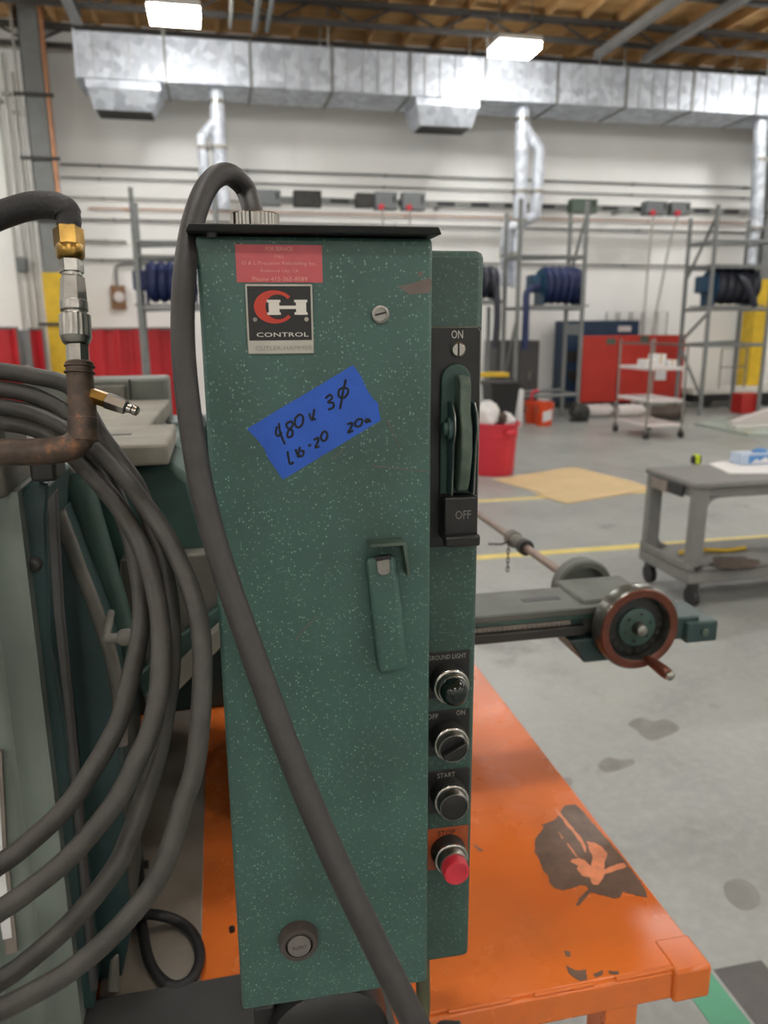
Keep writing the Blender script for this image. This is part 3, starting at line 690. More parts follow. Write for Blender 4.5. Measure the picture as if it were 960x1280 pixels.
# tall steel service cart
X0, X1, Y0, Y1 = 5.78, 6.33, 9.66, 10.5
t = thing('service_cart', 'tall steel service cart with three shelves before the red screen', 'cart', (6.05, 10.1, 0))
zs = (.19, PY(855, 500, 9.65).z, PY(855, 460, 9.65).z)
for x in (X0, X1):
    for y in (Y0, Y1): MB().cyl((x, y, .12), (x, y, 1.36 if y == Y1 or x == X0 else 1.3), .016, n=8).build('post', 'nickel', t)
for z in zs: MB().box((X0, Y0, z-.03), (X1, Y1, z+.012)).build('shelf', 'shelf_metal', t, bevel=.006)
MB().cyl((X0, Y0, 1.3), (X0, Y1, 1.3), .014, n=8).cyl((X1, Y0, 1.28), (X1, Y1, 1.28), .014, n=8).build('push_rail', 'nickel', t)
for x in (X0, X1):
    for y in (Y0, Y1):
        o = MB().box((x-.02, y-.03, .06), (x+.02, y+.03, .13)).build('caster_fork', 'nickel', t, sm=0)
        MB().cyl((x-.018, y, .055), (x+.018, y, .055), .055, n=16).build('wheel', 'cart_dark', o)
zz = zs[2]+.012
for k, (x, y, sx, sy, sz, lb) in enumerate(((5.9, 9.95, .09, .1, .1, 'small white carton at the post end of the service cart shelf'), (6.08, 10.0, .08, .1, .17, 'tallest white carton on the service cart shelf'), (6.22, 9.95, .07, .12, .09, 'white carton at the far edge of the service cart shelf'))):
    o = MB().box((x-sx, y-sy, zz), (x+sx, y+sy, zz+sz)).build('carton', 'paper', label=lb, cat='carton', bevel=.006)
    MB().box((x-sx*.2, y-sy*1.002, zz+sz*.2), (x+sx*.2, y+sy*1.002, zz+sz+.002)).build('packing_tape', 'cardboard', o, sm=0)
# low cylinders and a dark wheel on the floor under the red screen
p = PZ(725, 527, 0)
t = thing('motor', 'dark round motor lying on the floor below the red screen', 'motor', (p.x, p.y, 0))
MB().lathe((p.x, p.y, .15), (0, -1, 0), [(-.15, .1), (-.14, .14), (.0, .15), (.05, .15), (.08, .11), (.09, .05), (.13, .05)], 20).build('motor_body', 'dark_steel', t)
MB().box((p.x-.12, p.y-.05, 0), (p.x+.12, p.y+.15, .04)).build('motor_foot', 'dark_steel', t, sm=0)
for u, lb in ((752, 'pale gas cylinder lying flat beside the dark round motor'), (792, 'pale gas cylinder lying flat behind the service cart wheels')):
    p = PZ(u, 522, 0)
    MB().lathe((p.x-.28, p.y+.1, .11), (1, 0, 0), [(0, .06), (.02, .1), (.06, .11), (.44, .11), (.5, .08), (.54, .04), (.6, .03)], 18).build('gas_cylinder', 'shelf_metal', label=lb, cat='cylinder')
p = PZ(822, 526, 0)
blob((p.x+.15, p.y-.05, .13), (.3, .2, .13), 'tarp_bundle', 'brown_cloth', 'dark bundle lying on the floor behind the service cart', 'bundle', 11)
# low trailer along the wall at the right
p = PZ(860, 508, 0); ya = 13.2
t = thing('low_platform', 'long low black platform with white deck along the wall', 'platform', (10, ya, 0))
xa, xb = PY(866, 500, ya).x, 12.5
zt = PY(900, 486, ya).z; 
MB().box((xa, ya, zt-.1), (xb, ya+.7, zt)).build('deck', 'white_metal', t, bevel=.01)
MB().box((xa, ya+.02, .1), (xb, ya+.68, zt-.1)).build('skirt', 'black', t, sm=0)
for x in (xa+.3, xa+1.6, xb-.5): MB().cyl((x, ya-.03, .12), (x, ya+.1, .12), .12, n=18).build('wheel', 'wheel_black', t)
MB().tube([(xa+.6, ya+.1, zt-.02), (xa+.6, ya+.1, zt+.75), (xa+1.15, ya+.1, zt+.75), (xa+1.15, ya+.1, zt-.02)], .015, 6).build('handle_frame', 'pipe_grey', t)
MB().cyl((xa+.6, ya+.1, zt+.4), (xa+1.15, ya+.1, zt+.4), .012, n=6).build('frame_bar', 'pipe_grey', t)
# glass sheets on the floor
P = [PZ(868, 531, 0), PZ(925, 521, 0), PZ(1010, 530, 0), PZ(1010, 545, 0), PZ(935, 545, 0)]
MB().prism(P, (0, 0, .03)).build('sheet_panel', 'glass_green', label='pale greenish sheet lying flat on the floor before the column', cat='sheet', bevel=.004)
a = PZ(915, 535, .03); MB().box((a.x, a.y-.1, .031), (a.x+1.5, a.y+.05, .07)).build('white_plank', 'white_metal', label='white plank lying on the greenish sheet', cat='plank', bevel=.004)
a = PZ(925, 533, .03)
MB().hexa([(a.x+.1, a.y+.3, .031), (a.x+1.4, a.y+.3, .031), (a.x+1.4, a.y+.42, .031), (a.x+.1, a.y+.42, .031), (a.x+.1, a.y+.3, .06), (a.x+1.4, a.y+.3, .42), (a.x+1.4, a.y+.42, .42), (a.x+.1, a.y+.42, .06)]).build('ramp_wedge', 'shelf_metal', label='pale sloping wedge resting on the greenish sheet', cat='wedge')

# ------------------------------------------------------------------ grey plastic cart and what lies on it
TX0, TY0, TY1, TZ = 2.49, 3.62, 4.14, .715
TX1 = 3.75
t = thing('utility_cart', 'grey plastic two shelf utility cart on the yellow line', 'cart', (3.12, 3.88, 0))
MB().box((TX0, TY0, TZ-.035), (TX1, TY1, TZ)).box((TX0+.02, TY0+.02, TZ-.09), (TX1-.02, TY1-.02, TZ-.034)).build('top_shelf', 'cart_plastic', t, bevel=.012)
def gus(x, z, sx, sz, y, R=.05):
    P = [(x, y, z)]+[(x+sx*R*(1-math.cos(q)) , y, z+sz*R*(1-math.sin(q))) for q in [math.pi/2*k/6 for k in range(7)]]
    return P
for x, sx in ((TX0+.01, 1), (TX1-.01, -1)):
    for y, sy in ((TY0+.01, 1), (TY1-.01, -1)):
        ya, yb = sorted((y, y+sy*.055)); xa, xb = sorted((x, x+sx*.085))
        MB().hexa([(xa-.01,ya,.16),(xb+.0,ya,.16),(xb+.0,yb,.16),(xa-.01,yb,.16),(xa,ya,TZ-.03),(xb,ya,TZ-.03),(xb,yb,TZ-.03),(xa,yb,TZ-.03)]).build('leg', 'cart_plastic', t, bevel=.012)
        for zc_, sz in ((.235, 1), (TZ-.088, -1)):
            MB().prism(gus(x+sx*.08, zc_, sx, sz, ya+.004, .07), (0, .045, 0)).build('corner_gusset', 'cart_plastic', t, sm=0)
        f = MB().box((x+sx*.03, ya, .10), (x+sx*.07, yb, .17)).build('caster_fork', 'dark_steel', t, sm=0)
        MB().cyl((x+sx*.035, y+sy*.03, .055), (x+sx*.068, y+sy*.03, .055), .055, n=18).build('wheel', 'wheel_black', f)
MB().box((TX0, TY0, .14), (TX1, TY1, .225)).box((TX0, TY0, .2), (TX1, TY0+.02, .24)).box((TX0, TY0, .2), (TX0+.02, TY1, .26)).build('bottom_shelf', 'cart_plastic', t, bevel=.012)
MB().box((TX0-.006, TY0+.12, TZ-.10), (TX0+.02, TY1-.08, TZ-.03)).build('handle_slot', 'cart_dark', t, bevel=.01)
MB().box((TX0-.010, TY0+.26, TZ-.10), (TX0-.004, TY1-.1, TZ-.035)).build('label_plate', 'scale', t, sm=0)
p = PZ(872, 581, TZ)
t = thing('tape_measure', 'small black and lime tape measure on the grey plastic cart', 'tape measure', (p.x, p.y, TZ))
MB().box((p.x-.032, p.y, TZ), (p.x+.032, p.y+.04, TZ+.058)).build('case', 'black', t, bevel=.014)
MB().box((p.x-.016, p.y-.004, TZ+.004), (p.x+.014, p.y+.044, TZ+.061)).build('lime_band', 'lime', t, bevel=.006)
P = [PZ(885, 580, TZ), PZ(922, 574, TZ), PZ(1000, 580, TZ), PZ(1000, 592, TZ), PZ(912, 592, TZ)]
MB().prism(P, (0, 0, .003)).build('paper_sheet', 'paper', label='white paper sheets lying on the grey plastic cart', cat='paper', sm=0)
a = PZ(938, 581, TZ+.003)
t = thing('glove_box', 'blue and white glove box on the grey plastic cart', 'box', (a.x, a.y, TZ+.003))  # box of gloves
z0 = TZ+.0035
MB().box((a.x-.06, a.y, z0), (a.x+.19, a.y+.12, z0+.065)).build('carton_body', 'glove_pale', t, bevel=.004)
MB().box((a.x-.015, a.y-.001, z0+.004), (a.x+.188, a.y+.01, z0+.055)).build('blue_front', 'glove_blue', t, sm=0)
MB().prism([(a.x+.0, a.y-.002, z0+.008), (a.x+.04, a.y-.002, z0+.035), (a.x+.06, a.y-.002, z0+.02), (a.x+.1, a.y-.002, z0+.045), (a.x+.15, a.y-.002, z0+.008)], (0, .001, 0)).build('white_print', 'paper', t, sm=0)
blob((a.x+.1, a.y+.06, z0+.07), (.05, .03, .018), 'glove', 'glove_blue', '', '', 4, t)
p = PZ(925, 712, .225)
blob((p.x, p.y+.05, .25), (.13, .1, .025), 'rag', 'brown_cloth', 'crumpled dark rag on the lower shelf of the plastic cart', 'rag', 15)
p = PZ(905, 704, .226)
MB().tube(crom([(p.x-.14, p.y+.22, .236), (p.x, p.y+.24, .238), (p.x+.15, p.y+.2, .236), (p.x+.3, p.y+.22, .236)], 6), .011, 8).build('yellow_tool', 'yellow', label='slim yellow tool lying on the lower shelf of the plastic cart', cat='tool')
p = PZ(882, 713, .225)
MB().tube(crom([(p.x-.06, p.y, .235), (p.x, p.y+.03, .235), (p.x+.1, p.y+.05, .237)], 5), .01, 8).build('black_strap', 'black', label='short black strap on the lower shelf of the plastic cart', cat='strap')
# ------------------------------------------------------------------ orange table
TT = .75
TX0_, TX1_, TYA, TYB = -.75, .579, .722, 1.78
t = thing('orange_table', 'orange painted steel table under the green machine', 'table', ((TX0_+TX1_)/2, (TYA+TYB)/2, 0)); table = t
MB().box((TX0_, TYA+.006, TT-.008), (TX1_-.004, TYB, TT)).build('table_top', 'orange', t, bevel=.002)
def rail(a, b): return MB().box(a, b).build('frame_rail', 'orange', t, bevel=.003)
rail((TX0_, TYA, TT-.045), (TX1_-.05, TYA+.05, TT-.003)); rail((TX0_, TYB-.05, TT-.045), (TX1_, TYB, TT-.008))
rail((TX1_-.05, TYA+.05, TT-.045), (TX1_-.006, TYB-.05, TT-.008)); rail((TX0_, TYA+.05, TT-.045), (TX0_+.05, TYB-.05, TT-.008))
MB().box((TX1_-.052, TYA-.006, TT-.047), (TX1_, TYA+.05, TT+.001)).build('corner_block', 'orange', t, bevel=.004)
for k in range(4):     # short weld beads along the front lip
    xx = TX1_-.09-k*.11; MB().tube([(xx-.04, TYA+.004, TT-.001), (xx+.04, TYA+.004, TT-.001)], .0025, 6).build('weld_bead', 'orange', t)
for x in (TX0_+.06, TX1_-.135):
    for y in (TYA+.012, TYB-.07): MB().box((x, y, .012), (x+.045, y+.05, TT-.045)).box((x-.02, y-.02, 0), (x+.07, y+.07, .012)).build('leg', 'orange', t, bevel=.003)
for y in (TYA+.03, TYB-.045): MB().box((TX0_+.1, y, .14), (TX1_-.13, y+.03, .18)).build('stretcher', 'orange', t, bevel=.003)
def film(name, m, px, h, k=0):
    rn = random.Random(len(px)+int(px[0][0])); q = []
    for i, a_ in enumerate(px):
        b2 = px[(i+1) % len(px)]; n = max(1, int(math.hypot(b2[0]-a_[0], b2[1]-a_[1])/4))
        q += [(a_[0]+(b2[0]-a_[0])*j/n+rn.uniform(-.8, .8), a_[1]+(b2[1]-a_[1])*j/n+rn.uniform(-.6, .6)) for j in range(n)]
    return MB().prism([PZ(u, v, TT) for u, v in q], (0, 0, h)).build(name, m, t, sm=0)
def cz(x, y): return (640+x/5.05, 980+y/5.05)
film('grease_stain', 'grease', [cz(*q) for q in ((330,140),(400,130),(440,165),(520,260),(600,350),(700,470),(800,600),(850,690),(855,720),(800,710),(740,690),(700,680),(680,715),(640,722),(580,705),(520,690),(490,690),(455,735),(420,772),(405,765),(425,725),(480,665),(470,640),(430,640),(380,655),(320,670),(270,660),(235,620),(225,580),(195,540),(170,480),(145,430),(145,350),(185,300),(200,270),(180,262),(240,240),(280,220),(300,180))], .0004)
film('scraped_patch', 'scrape', [cz(*q) for q in ((470,365),(520,370),(570,400),(600,440),(590,480),(580,540),(660,510),(715,500),(720,525),(640,555),(590,570),(570,600),(545,640),(510,635),(490,590),(440,580),(410,540),(420,520),(370,490),(380,478),(420,468),(460,480),(500,520),(510,470))], .0007)
film('scraped_patch', 'scrape', [cz(*q) for q in ((265,160),(285,160),(350,240),(430,330),(470,400),(470,435),(455,425),(430,370),(370,290))], .0007)
film('scraped_patch', 'scrape', [cz(*q) for q in ((345,375),(360,380),(415,460),(405,468))], .0007)
film('scraped_patch', 'scrape', [cz(*q) for q in ((290,305),(302,308),(325,345),(315,348))], .0007)
def c8(x, y): return (500+x*.479, 820+y*.479)
for q in (((428,770),(445,772),(446,784),(432,782)), ((465,822),(485,818),(488,845),(470,848),(440,828),(432,808),(440,812)), ((505,830),(530,820),(528,832),(508,838)), ((545,822),(572,822),(570,830),(548,830)), ((190,492),(200,496),(218,508),(208,510))):
    film('grease_spot', 'grease', [c8(*p_) for p_ in q], .0005)
a = PZ(290, 1164, TT); MB().cyl((a.x, a.y, TT-.001), (a.x, a.y, TT+.006), .004, n=10).build('stud', 'black', t)
# plates lying on the table
P = [PZ(258, 900, TT), PZ(250, 1236, TT)]
MB().box((-.185, .815, TT), (P[0].x, 1.559, TT+.004)).build('steel_plate', 'grey_plate', bevel=.001, label='worn grey steel plate lying flat on the orange table', cat='plate')
MB().box((-.42, .66, TT+.0045), (.01, .822, TT+.014)).build('dark_plate', 'dark_plate', bevel=.002, label='dark grey plate lying over the front of the steel plate', cat='plate')

# ------------------------------------------------------------------ control cabinet
CO = Vector((-.0101, .60, .934)); CR = math.radians(-1.876)
cab = thing('control_cabinet', 'tall speckled green electrical control cabinet with switch handle', 'control cabinet', CO, CR)
Ri = Matrix.Rotation(-CR, 3, 'Z'); o0 = Ri @ (CAMP-CO)
def CL(u, v, y=0.0):
    d = Ri @ ray(u, v); k = (y-o0.y)/d.y; q = o0+d*k; return q.x, q.z
W, H = .176, .681; PD = .035
def part(b, name, m, parent=cab, **kw): return b.build(name, m, parent, world=False, **kw)
door = part(MB().box((0, 0, 0), (W, .024, H)), 'door', 'door_green', bevel=.003)
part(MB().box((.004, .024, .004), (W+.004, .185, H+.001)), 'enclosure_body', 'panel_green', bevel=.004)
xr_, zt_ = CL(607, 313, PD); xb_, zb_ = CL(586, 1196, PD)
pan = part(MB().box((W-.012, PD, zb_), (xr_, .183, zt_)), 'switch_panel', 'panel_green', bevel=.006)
part(MB().hexa([(-.006,-.016,H+.001),(W+.003,-.016,H+.001),(W+.003,.19,H+.001),(-.006,.19,H+.001),(-.003,-.019,H+.006),(W+.0,-.019,H+.006),(W+.0,.19,H+.006),(-.003,.19,H+.006)]), 'drip_lid', 'black', bevel=.001)
part(MB().lathe((.012, -.006, H+.001), (0, 0, -1), [(0, .004), (.003, .004), (.004, .002)], 10), 'lid_screw', 'dark_steel')
# knurled ferrule
fx, fz = CL(319, 283, .06)
part(MB().lathe((fx, .06, H+.006), (0,0,1), [(0, .0195), (.0165, .0195), (.0175, .018)], 72, .955), 'knurled_collar', 'chrome', sm=20)
# red service label
a, b = CL(292, 306), CL(403, 306); c, d = CL(296, 352), CL(400, 352)
xa, xb, zc1, zc0 = a[0]+.001, b[0]-.0005, (a[1]+b[1])/2, (c[1]+d[1])/2-.0006
st = part(MB().box((xa, -.0004, zc0), (xb, 0, zc1)), 'service_label', 'red_sticker', sm=0)
xm, hh, ww = (xa+xb)/2, zc1-zc0, xb-xa
for txt, fz_, wf, hf in (('FOR SERVICE', .89, .31, .1), ('CALL', .70, .11, .085), ('D & L Precision Rebuilding Inc.', .50, .86, .12), ('Redwood City, CA', .30, .44, .105), ('Phone 415-365-8589', .09, .64, .12)):
    lettering(txt, xm, -.0004, zc0+hh*fz_, ww*wf, hh*hf, 'pink_ink', st)
# nameplate
a, b, c = CL(305, 355), CL(390, 355), CL(393, 442)
xa, xb, z1, z0 = a[0]+.0005, b[0], a[1], c[1]; wd, ht = xb-xa, z1-z0
npl = part(MB().box((xa, -.0022, z0), (xb, 0, z1)), 'nameplate', 'silver_plate', bevel=.0008)
part(MB().box((xa+wd*.03, -.0026, z0+ht*.2), (xb-wd*.03, -.002, z1-ht*.03)), 'black_field', 'black_plate', npl, sm=0)
def NP(x, y): return (xa+wd*(x-283)/(612-283), z1-ht*(y-398)/(738-398))     # coordinates of the zoomed crop
yl = -.0026
ou, inn = [], []
for k in range(33):
    q = math.radians(38+(322-38)*k/32)
    ou.append((422+100*math.cos(q), 508-80*math.sin(q))); inn.append((440+62*math.cos(q), 508-60*math.sin(q)))
b_ = MB()
for k in range(32):
    quad = [ou[k], ou[k+1], inn[k+1], inn[k]]; b_.prism([(NP(*p_)[0], yl, NP(*p_)[1]) for p_ in quad], (0, -.0003, 0))
part(b_, 'logo_letter', 'logo_red', npl, sm=0)
b_ = MB()
for r_ in ((386,474,452,486),(394,486,446,534),(386,534,452,546),(520,474,584,486),(528,486,578,534),(520,534,584,546),(446,502,528,518)):
    p0_, p1_ = NP(r_[0], r_[3]), NP(r_[2], r_[1]); b_.box((p0_[0], yl-.0006, p0_[1]), (p1_[0], yl-.0001, p1_[1]))
part(b_, 'logo_letter', 'logo_white', npl, sm=0)
x_, z_ = NP(458, 642); lettering('CONTROL', x_, yl, z_, wd*.78, ht*.062, 'logo_white', npl)
x_, z_ = NP(462, 708); lettering('CUTLER-HAMMER', x_, -.0022, z_, wd*.86, ht*.065, 'ink_grey', npl)
for sx in (325, 578):
    x_, z_ = NP(sx, 568); part(MB().cyl((x_, yl, z_), (x_, yl-.0008, z_), .0016, n=12), 'rivet', 'nickel', npl)
# screw lock
x_, z_ = CL(475, 393)
sc_ = part(MB().lathe((x_, 0, z_), (0,-1,0), [(0, .0068), (.003, .0068), (.0036, .006), (.0036, .0048), (.0012, .0048)], 28), 'lock_ring', 'nickel')
part(MB().cyl((x_, 0, z_), (x_, -.002, z_), .0047, n=20), 'lock_core', 'nickel', sc_)
part(MB().beam((x_-.0042, -.002, z_-.0006), (x_+.0042, -.002, z_+.0014), .0008, .0015), 'lock_slot', 'black', sc_)
# blue tape with handwriting
def ct(x, y, yy=-.0004): q = CL(290+x/4.571, 430+y/4.571); return Vector((q[0], yy, q[1]))
tp = part(MB().prism([ct(*p_) for p_ in ((85,485),(300,354),(500,236),(690,120),(712,148),(740,190),(770,260),(800,305),(835,340),(838,380),(850,435),(290,775),(240,700),(210,660),(185,600),(140,540))], (0, .0004, 0)), 'masking_tape', 'tape', sm=0)
strokes = [[(258,470),(250,505),(262,525),(285,503)], [(268,450),(276,505),(302,572)],
 [(338,440),(312,455),(318,478),(345,495),(342,525),(318,530),(320,500),(348,462),(338,440)],
 [(385,400),(362,425),(362,462),(380,477),(402,455),(405,415),(385,400)], [(440,395),(458,435),(470,372)], [(462,425),(478,430)],
 [(533,310),(560,290),(572,308),(548,332),(578,336),(577,362),(548,374)],
 [(640,248),(612,262),(610,295),(635,308),(660,285),(662,258),(640,248)], [(650,203),(636,260),(617,372)],
 [(318,612),(330,682),(352,674)], [(362,600),(380,648)], [(388,588),(380,630),(400,640),(410,614),(392,610)], [(435,582),(452,575)],
 [(466,548),(492,535),(490,560),(476,590),(500,583)], [(522,500),(508,525),(515,550),(535,548),(545,520),(535,500),(522,500)],
 [(658,458),(685,450),(680,475),(662,505),(692,494)], [(715,430),(702,455),(715,472),(738,460),(742,430),(715,430)], [(775,425),(760,438),(775,446),(780,428),(792,446)]]
b_ = MB()
for s_ in strokes: b_.tube(crom([ct(x, y, -.0003) for x, y in s_], 5), .00098, 6)
part(b_, 'handwriting', 'ink_black', tp)
# worn patches
part(MB().prism([(lambda q: (q[0], -.0002, q[1]))(CL(*p_)) for p_ in ((497,358),(515,354),(537,347),(540,352),(538,366),(512,368))], (0, .0002, 0)), 'bare_patch', 'bare', sm=0)
part(MB().prism([(lambda q: (q[0], -.0002, q[1]))(CL(*p_)) for p_ in ((522,340),(528,339),(529,345),(523,346))], (0, .0002, 0)), 'bare_patch', 'bare', sm=0)
for ln in (((484,525),(500,560)), ((465,582),(535,590)), ((430,560),(415,575)), ((370,800),(395,770))):
    part(MB().tube([(lambda q: (q[0], 0, q[1]))(CL(*p_)) for p_ in ln], .0004, 4), 'scratch', 'bare')
# latch: angle keeper + lever
def L3(u, v, y): q = CL(u, v, y); return Vector((q[0], y, q[1]))
kp = part(MB().prism([L3(*p_, -.016) for p_ in ((462,681),(505,678),(508,680),(513,722),(510,722),(504,682),(463,685))], (0, .016, 0)), 'latch_keeper', 'bracket', bevel=.0004)
lv = part(MB().hexa([L3(473,842,-.010), L3(509,836,-.010), L3(511,836,0), L3(474,842,0), L3(457,697,-.014), L3(495,695,-.014), L3(495,694,0), L3(457,697,0)]), 'latch_lever', 'door_green', bevel=.004)
part(MB().prism([L3(*p_, -.0155) for p_ in ((471,702),(487,699),(488,715),(485,719),(476,720),(472,716))], (0, .004, 0)), 'latch_bolt', 'nickel', lv, bevel=.0006)
part(MB().prism([L3(*p_, -.0145) for p_ in ((468,697),(489,694),(489,700),(470,702))], (0, .004, 0)), 'latch_slot', 'black', lv, sm=0)
# round plug with lettering
x_, z_ = CL(373, 1172)
gr = part(MB().lathe((x_, 0, z_), (0,-1,0), [(0, .0185), (.008, .0175), (.010, .0165), (.010, .0125), (.002, .0125)], 32), 'grommet_ring', 'grommet')
pl = part(MB().lathe((x_, -.0022, z_), (0,-1,.05), [(0, .0105), (.009, .0105), (.0098, .0098)], 28), 'grommet_plug', 'plug_grey')
lettering('ALERT', x_+.0002, -.0121, z_, .0135, .0032, 'ink_grey' if False else 'grommet', pl, th=.0002)
# switch escutcheon
def P3(u, v, y=PD): q = CL(u, v, y); return Vector((q[0], y, q[1]))
x1_, z1_ = CL(603, 408, PD-.003); _, z0_ = CL(598, 681, PD-.003); x0_ = W-.006
esc = part(MB().box((x0_, PD-.003, z0_), (x1_-.0005, PD, z1_)), 'escutcheon', 'black_plate', bevel=.002)
part(MB().tube([(x0_, PD-.003, z1_-.0006), (x1_-.004, PD-.003, z1_-.0006), (x1_-.0015, PD-.003, z1_-.004), (x1_-.0015, PD-.003, z0_+.02)], .0005, 5), 'bright_edge', 'nickel', esc)
q = CL(571.5, 418, PD-.003); lettering('ON', q[0], PD-.003, q[1], .0098, .0066, 'ink_white', esc)
q = CL(572, 437, PD-.003)
s1 = part(MB().lathe((q[0], PD-.003, q[1]), (0,-1,0), [(0, .0062), (.0022, .0062), (.0032, .005)], 24), 'screw', 'chrome', esc)
part(MB().box((q[0]-.0007, PD-.0066, q[1]-.0055), (q[0]+.0007, PD-.0058, q[1]+.0055)), 'screw_slot', 'black', esc, sm=0)
# capsule-shaped pivot plate, handle cheeks and lever
cx_, czt = CL(570, 455, PD-.006); rx = CL(588, 480, PD-.006)[0]-cx_; rx = abs(rx)
czb = CL(570, 640, PD-.006)[1]
cap = [(cx_+rx*math.cos(q), PD-.008, czt-rx+rx*math.sin(q)) for q in [math.pi*k/14 for k in range(15)]]+[(cx_-rx, PD-.008, czb), (cx_+rx, PD-.008, czb)]
hd = part(MB().prism(cap, (0, .006, 0)), 'pivot_plate', 'mach_green', bevel=.001)
def cheek(x, nm, m, th=.0022):
    zc_ = CL(572, 530, PD-.02)[1]; zl = CL(572, 618, PD-.02)[1]
    prof = [(PD-.006, zc_+.018), (PD-.02, zc_+.017), (PD-.028, zc_+.008), (PD-.03, zc_-.004), (PD-.026, zc_-.016), (PD-.022, zl), (PD-.006, zl)]
    part(MB().tube([(x+th*.5, y, z) for y, z in prof[1:-1]], .0007, 5), 'cheek_highlight', 'nickel', hd)  # bright nickel tube stands in for the highlight along the cheek's rim
    return part(MB().prism([(x, y, z) for y, z in prof], (th, 0, 0)), nm, m, hd, bevel=.0006)
hx = cx_+.003
cheek(hx-.0105, 'handle_cheek', 'mach_dark'); cheek(hx+.0085, 'handle_cheek', 'mach_dark')
zc_ = CL(572, 530, PD-.02)[1]
part(MB().lathe((hx-.0105, PD-.018, zc_-.004), (-1,0,0), [(0,.009),(.003,.009),(.003,.006),(.006,.006),(.007,.004)], 20), 'pivot_boss', 'mach_green', hd)
zt2, zb2 = CL(578, 470, PD-.03)[1], CL(583, 617, PD-.03)[1]
zm = CL(578, 515, PD-.03)[1]
part(MB().prism([(hx-.0045, y, z) for y, z in ((PD-.006, zt2), (PD-.020, zt2-.001), (PD-.026, zt2-.006), (PD-.026, zm), (PD-.032, zm-.012), (PD-.033, (zm+zb2)/2), (PD-.027, zb2+.01), (PD-.022, zb2), (PD-.006, zb2))], (.0095, 0, 0)), 'switch_lever', 'bracket', hd, bevel=.0018)
xo0, zo1 = CL(556, 622, PD-.024); xo1, zo0 = CL(597, 676, PD-.024)
ob = part(MB().box((xo0, PD-.024, zo0), (xo1, PD-.002, zo1)), 'stop_block', 'black_plate', bevel=.0018)
part(MB().box((xo0-.0006, PD-.031, zo0-.003), (xo1+.0006, PD-.02, zo0+.007)), 'block_lip', 'black_plate', ob, bevel=.002)
lettering('OFF', (xo0+xo1)/2+.0015, PD-.024, (zo0+zo1)/2+.004, .0135, .0075, 'plug_grey', ob)
# four operators with legend plates
def operator(v0, kind, txt, ring_v):
    ax, az = CL(564.5, ring_v, PD-.016)
    xr2, zt3 = CL(587.5 if kind != 'stop' else 585.5, v0, PD-.001)
    lp = part(MB().box((ax-.0205, PD-.0012, zt3-.046), (xr2, PD, zt3)), 'legend_plate', 'orange_legend' if kind == 'stop' else 'black_plate', bevel=.0006)
    if kind == 'light': lettering(txt, ax-.0005, PD-.0012, zt3-.0052, .036, .0045, 'ink_grey', lp)
    elif kind == 'selector':
        lettering('OFF', ax-.0145, PD-.0012, zt3-.005, .0105, .005, 'ink_grey', lp); lettering('ON', ax+.0125, PD-.0012, zt3-.0035, .0085, .005, 'ink_grey', lp)
    else: lettering(txt, ax-.0015, PD-.0012, zt3-.0055, .0175, .0052, 'ink_grey' if kind == 'start' else 'ink_black', lp)
    O = (ax, PD-.0012, az); A = (0, -1, 0)
    op = part(MB().lathe(O, A, [(0, .0172), (.0132, .0165)], 36), 'operator_housing', 'dark_steel')
    part(MB().lathe(O, A, [(.0125, .0168), (.0148, .0168), (.0156, .0158), (.0156, .0146), (.0125, .0144)], 36, ring=True), 'bezel_ring', 'chrome', op)
    if kind == 'light':
        part(MB().lathe(O, A, [(.012, .0142), (.0195, .0141), (.0205, .0135), (.0205, .0125)], 32), 'sleeve', 'chrome', op)
        part(MB().lathe(O, A, [(.019, .0126), (.0255, .0125), (.0295, .0113), (.0325, .0085), (.0345, .0052), (.0350, .0015)], 32), 'lens', 'green_lens', op, sm=80)
    elif kind == 'selector':
        part(MB().lathe(O, A, [(.012, .0142), (.0215, .0141), (.0225, .0136), (.0225, .0129), (.021, .0127)], 32), 'sleeve', 'nickel', op)
        o = MB().lathe(O, A, [(.018, .0127), (.0216, .0127)], 28); th = math.radians(28)
        part(o, 'knob_disc', 'black', op)
        for sgn, wd_ in ((0, .0052),):
            dx, dz = math.cos(th), math.sin(th)
            part(MB().beam((ax-dx*.0124, PD-.0262, az-dz*.0124), (ax+dx*.0124, PD-.0262, az+dz*.0124), .0075, wd_, (-dz, 0, dx)), 'knob_bar', 'black', op, bevel=.0012)
    elif kind == 'start':
        part(MB().lathe(O, A, [(.012, .0142), (.0235, .0141), (.0245, .0136), (.0245, .0129), (.023, .0127)], 32), 'sleeve', 'nickel', op)
        part(MB().lathe(O, A, [(.018, .0127), (.0236, .0127), (.0240, .0122)], 28), 'push_cap', 'black', op)
    else:
        part(MB().lathe(O, A, [(.012, .0142), (.0225, .0141), (.0235, .0134)], 32), 'sleeve', 'nickel', op)
        part(MB().lathe(O, A, [(.022, .0124), (.0325, .0127), (.0345, .0117), (.0345, .0098), (.0335, .009)], 32), 'push_cap', 'red_cap', op)
operator(812, 'light', 'GROUND LIGHT', 859); operator(885, 'selector', '', 931); operator(959, 'start', 'START', 1002); operator(1031, 'stop', 'STOP', 1075)
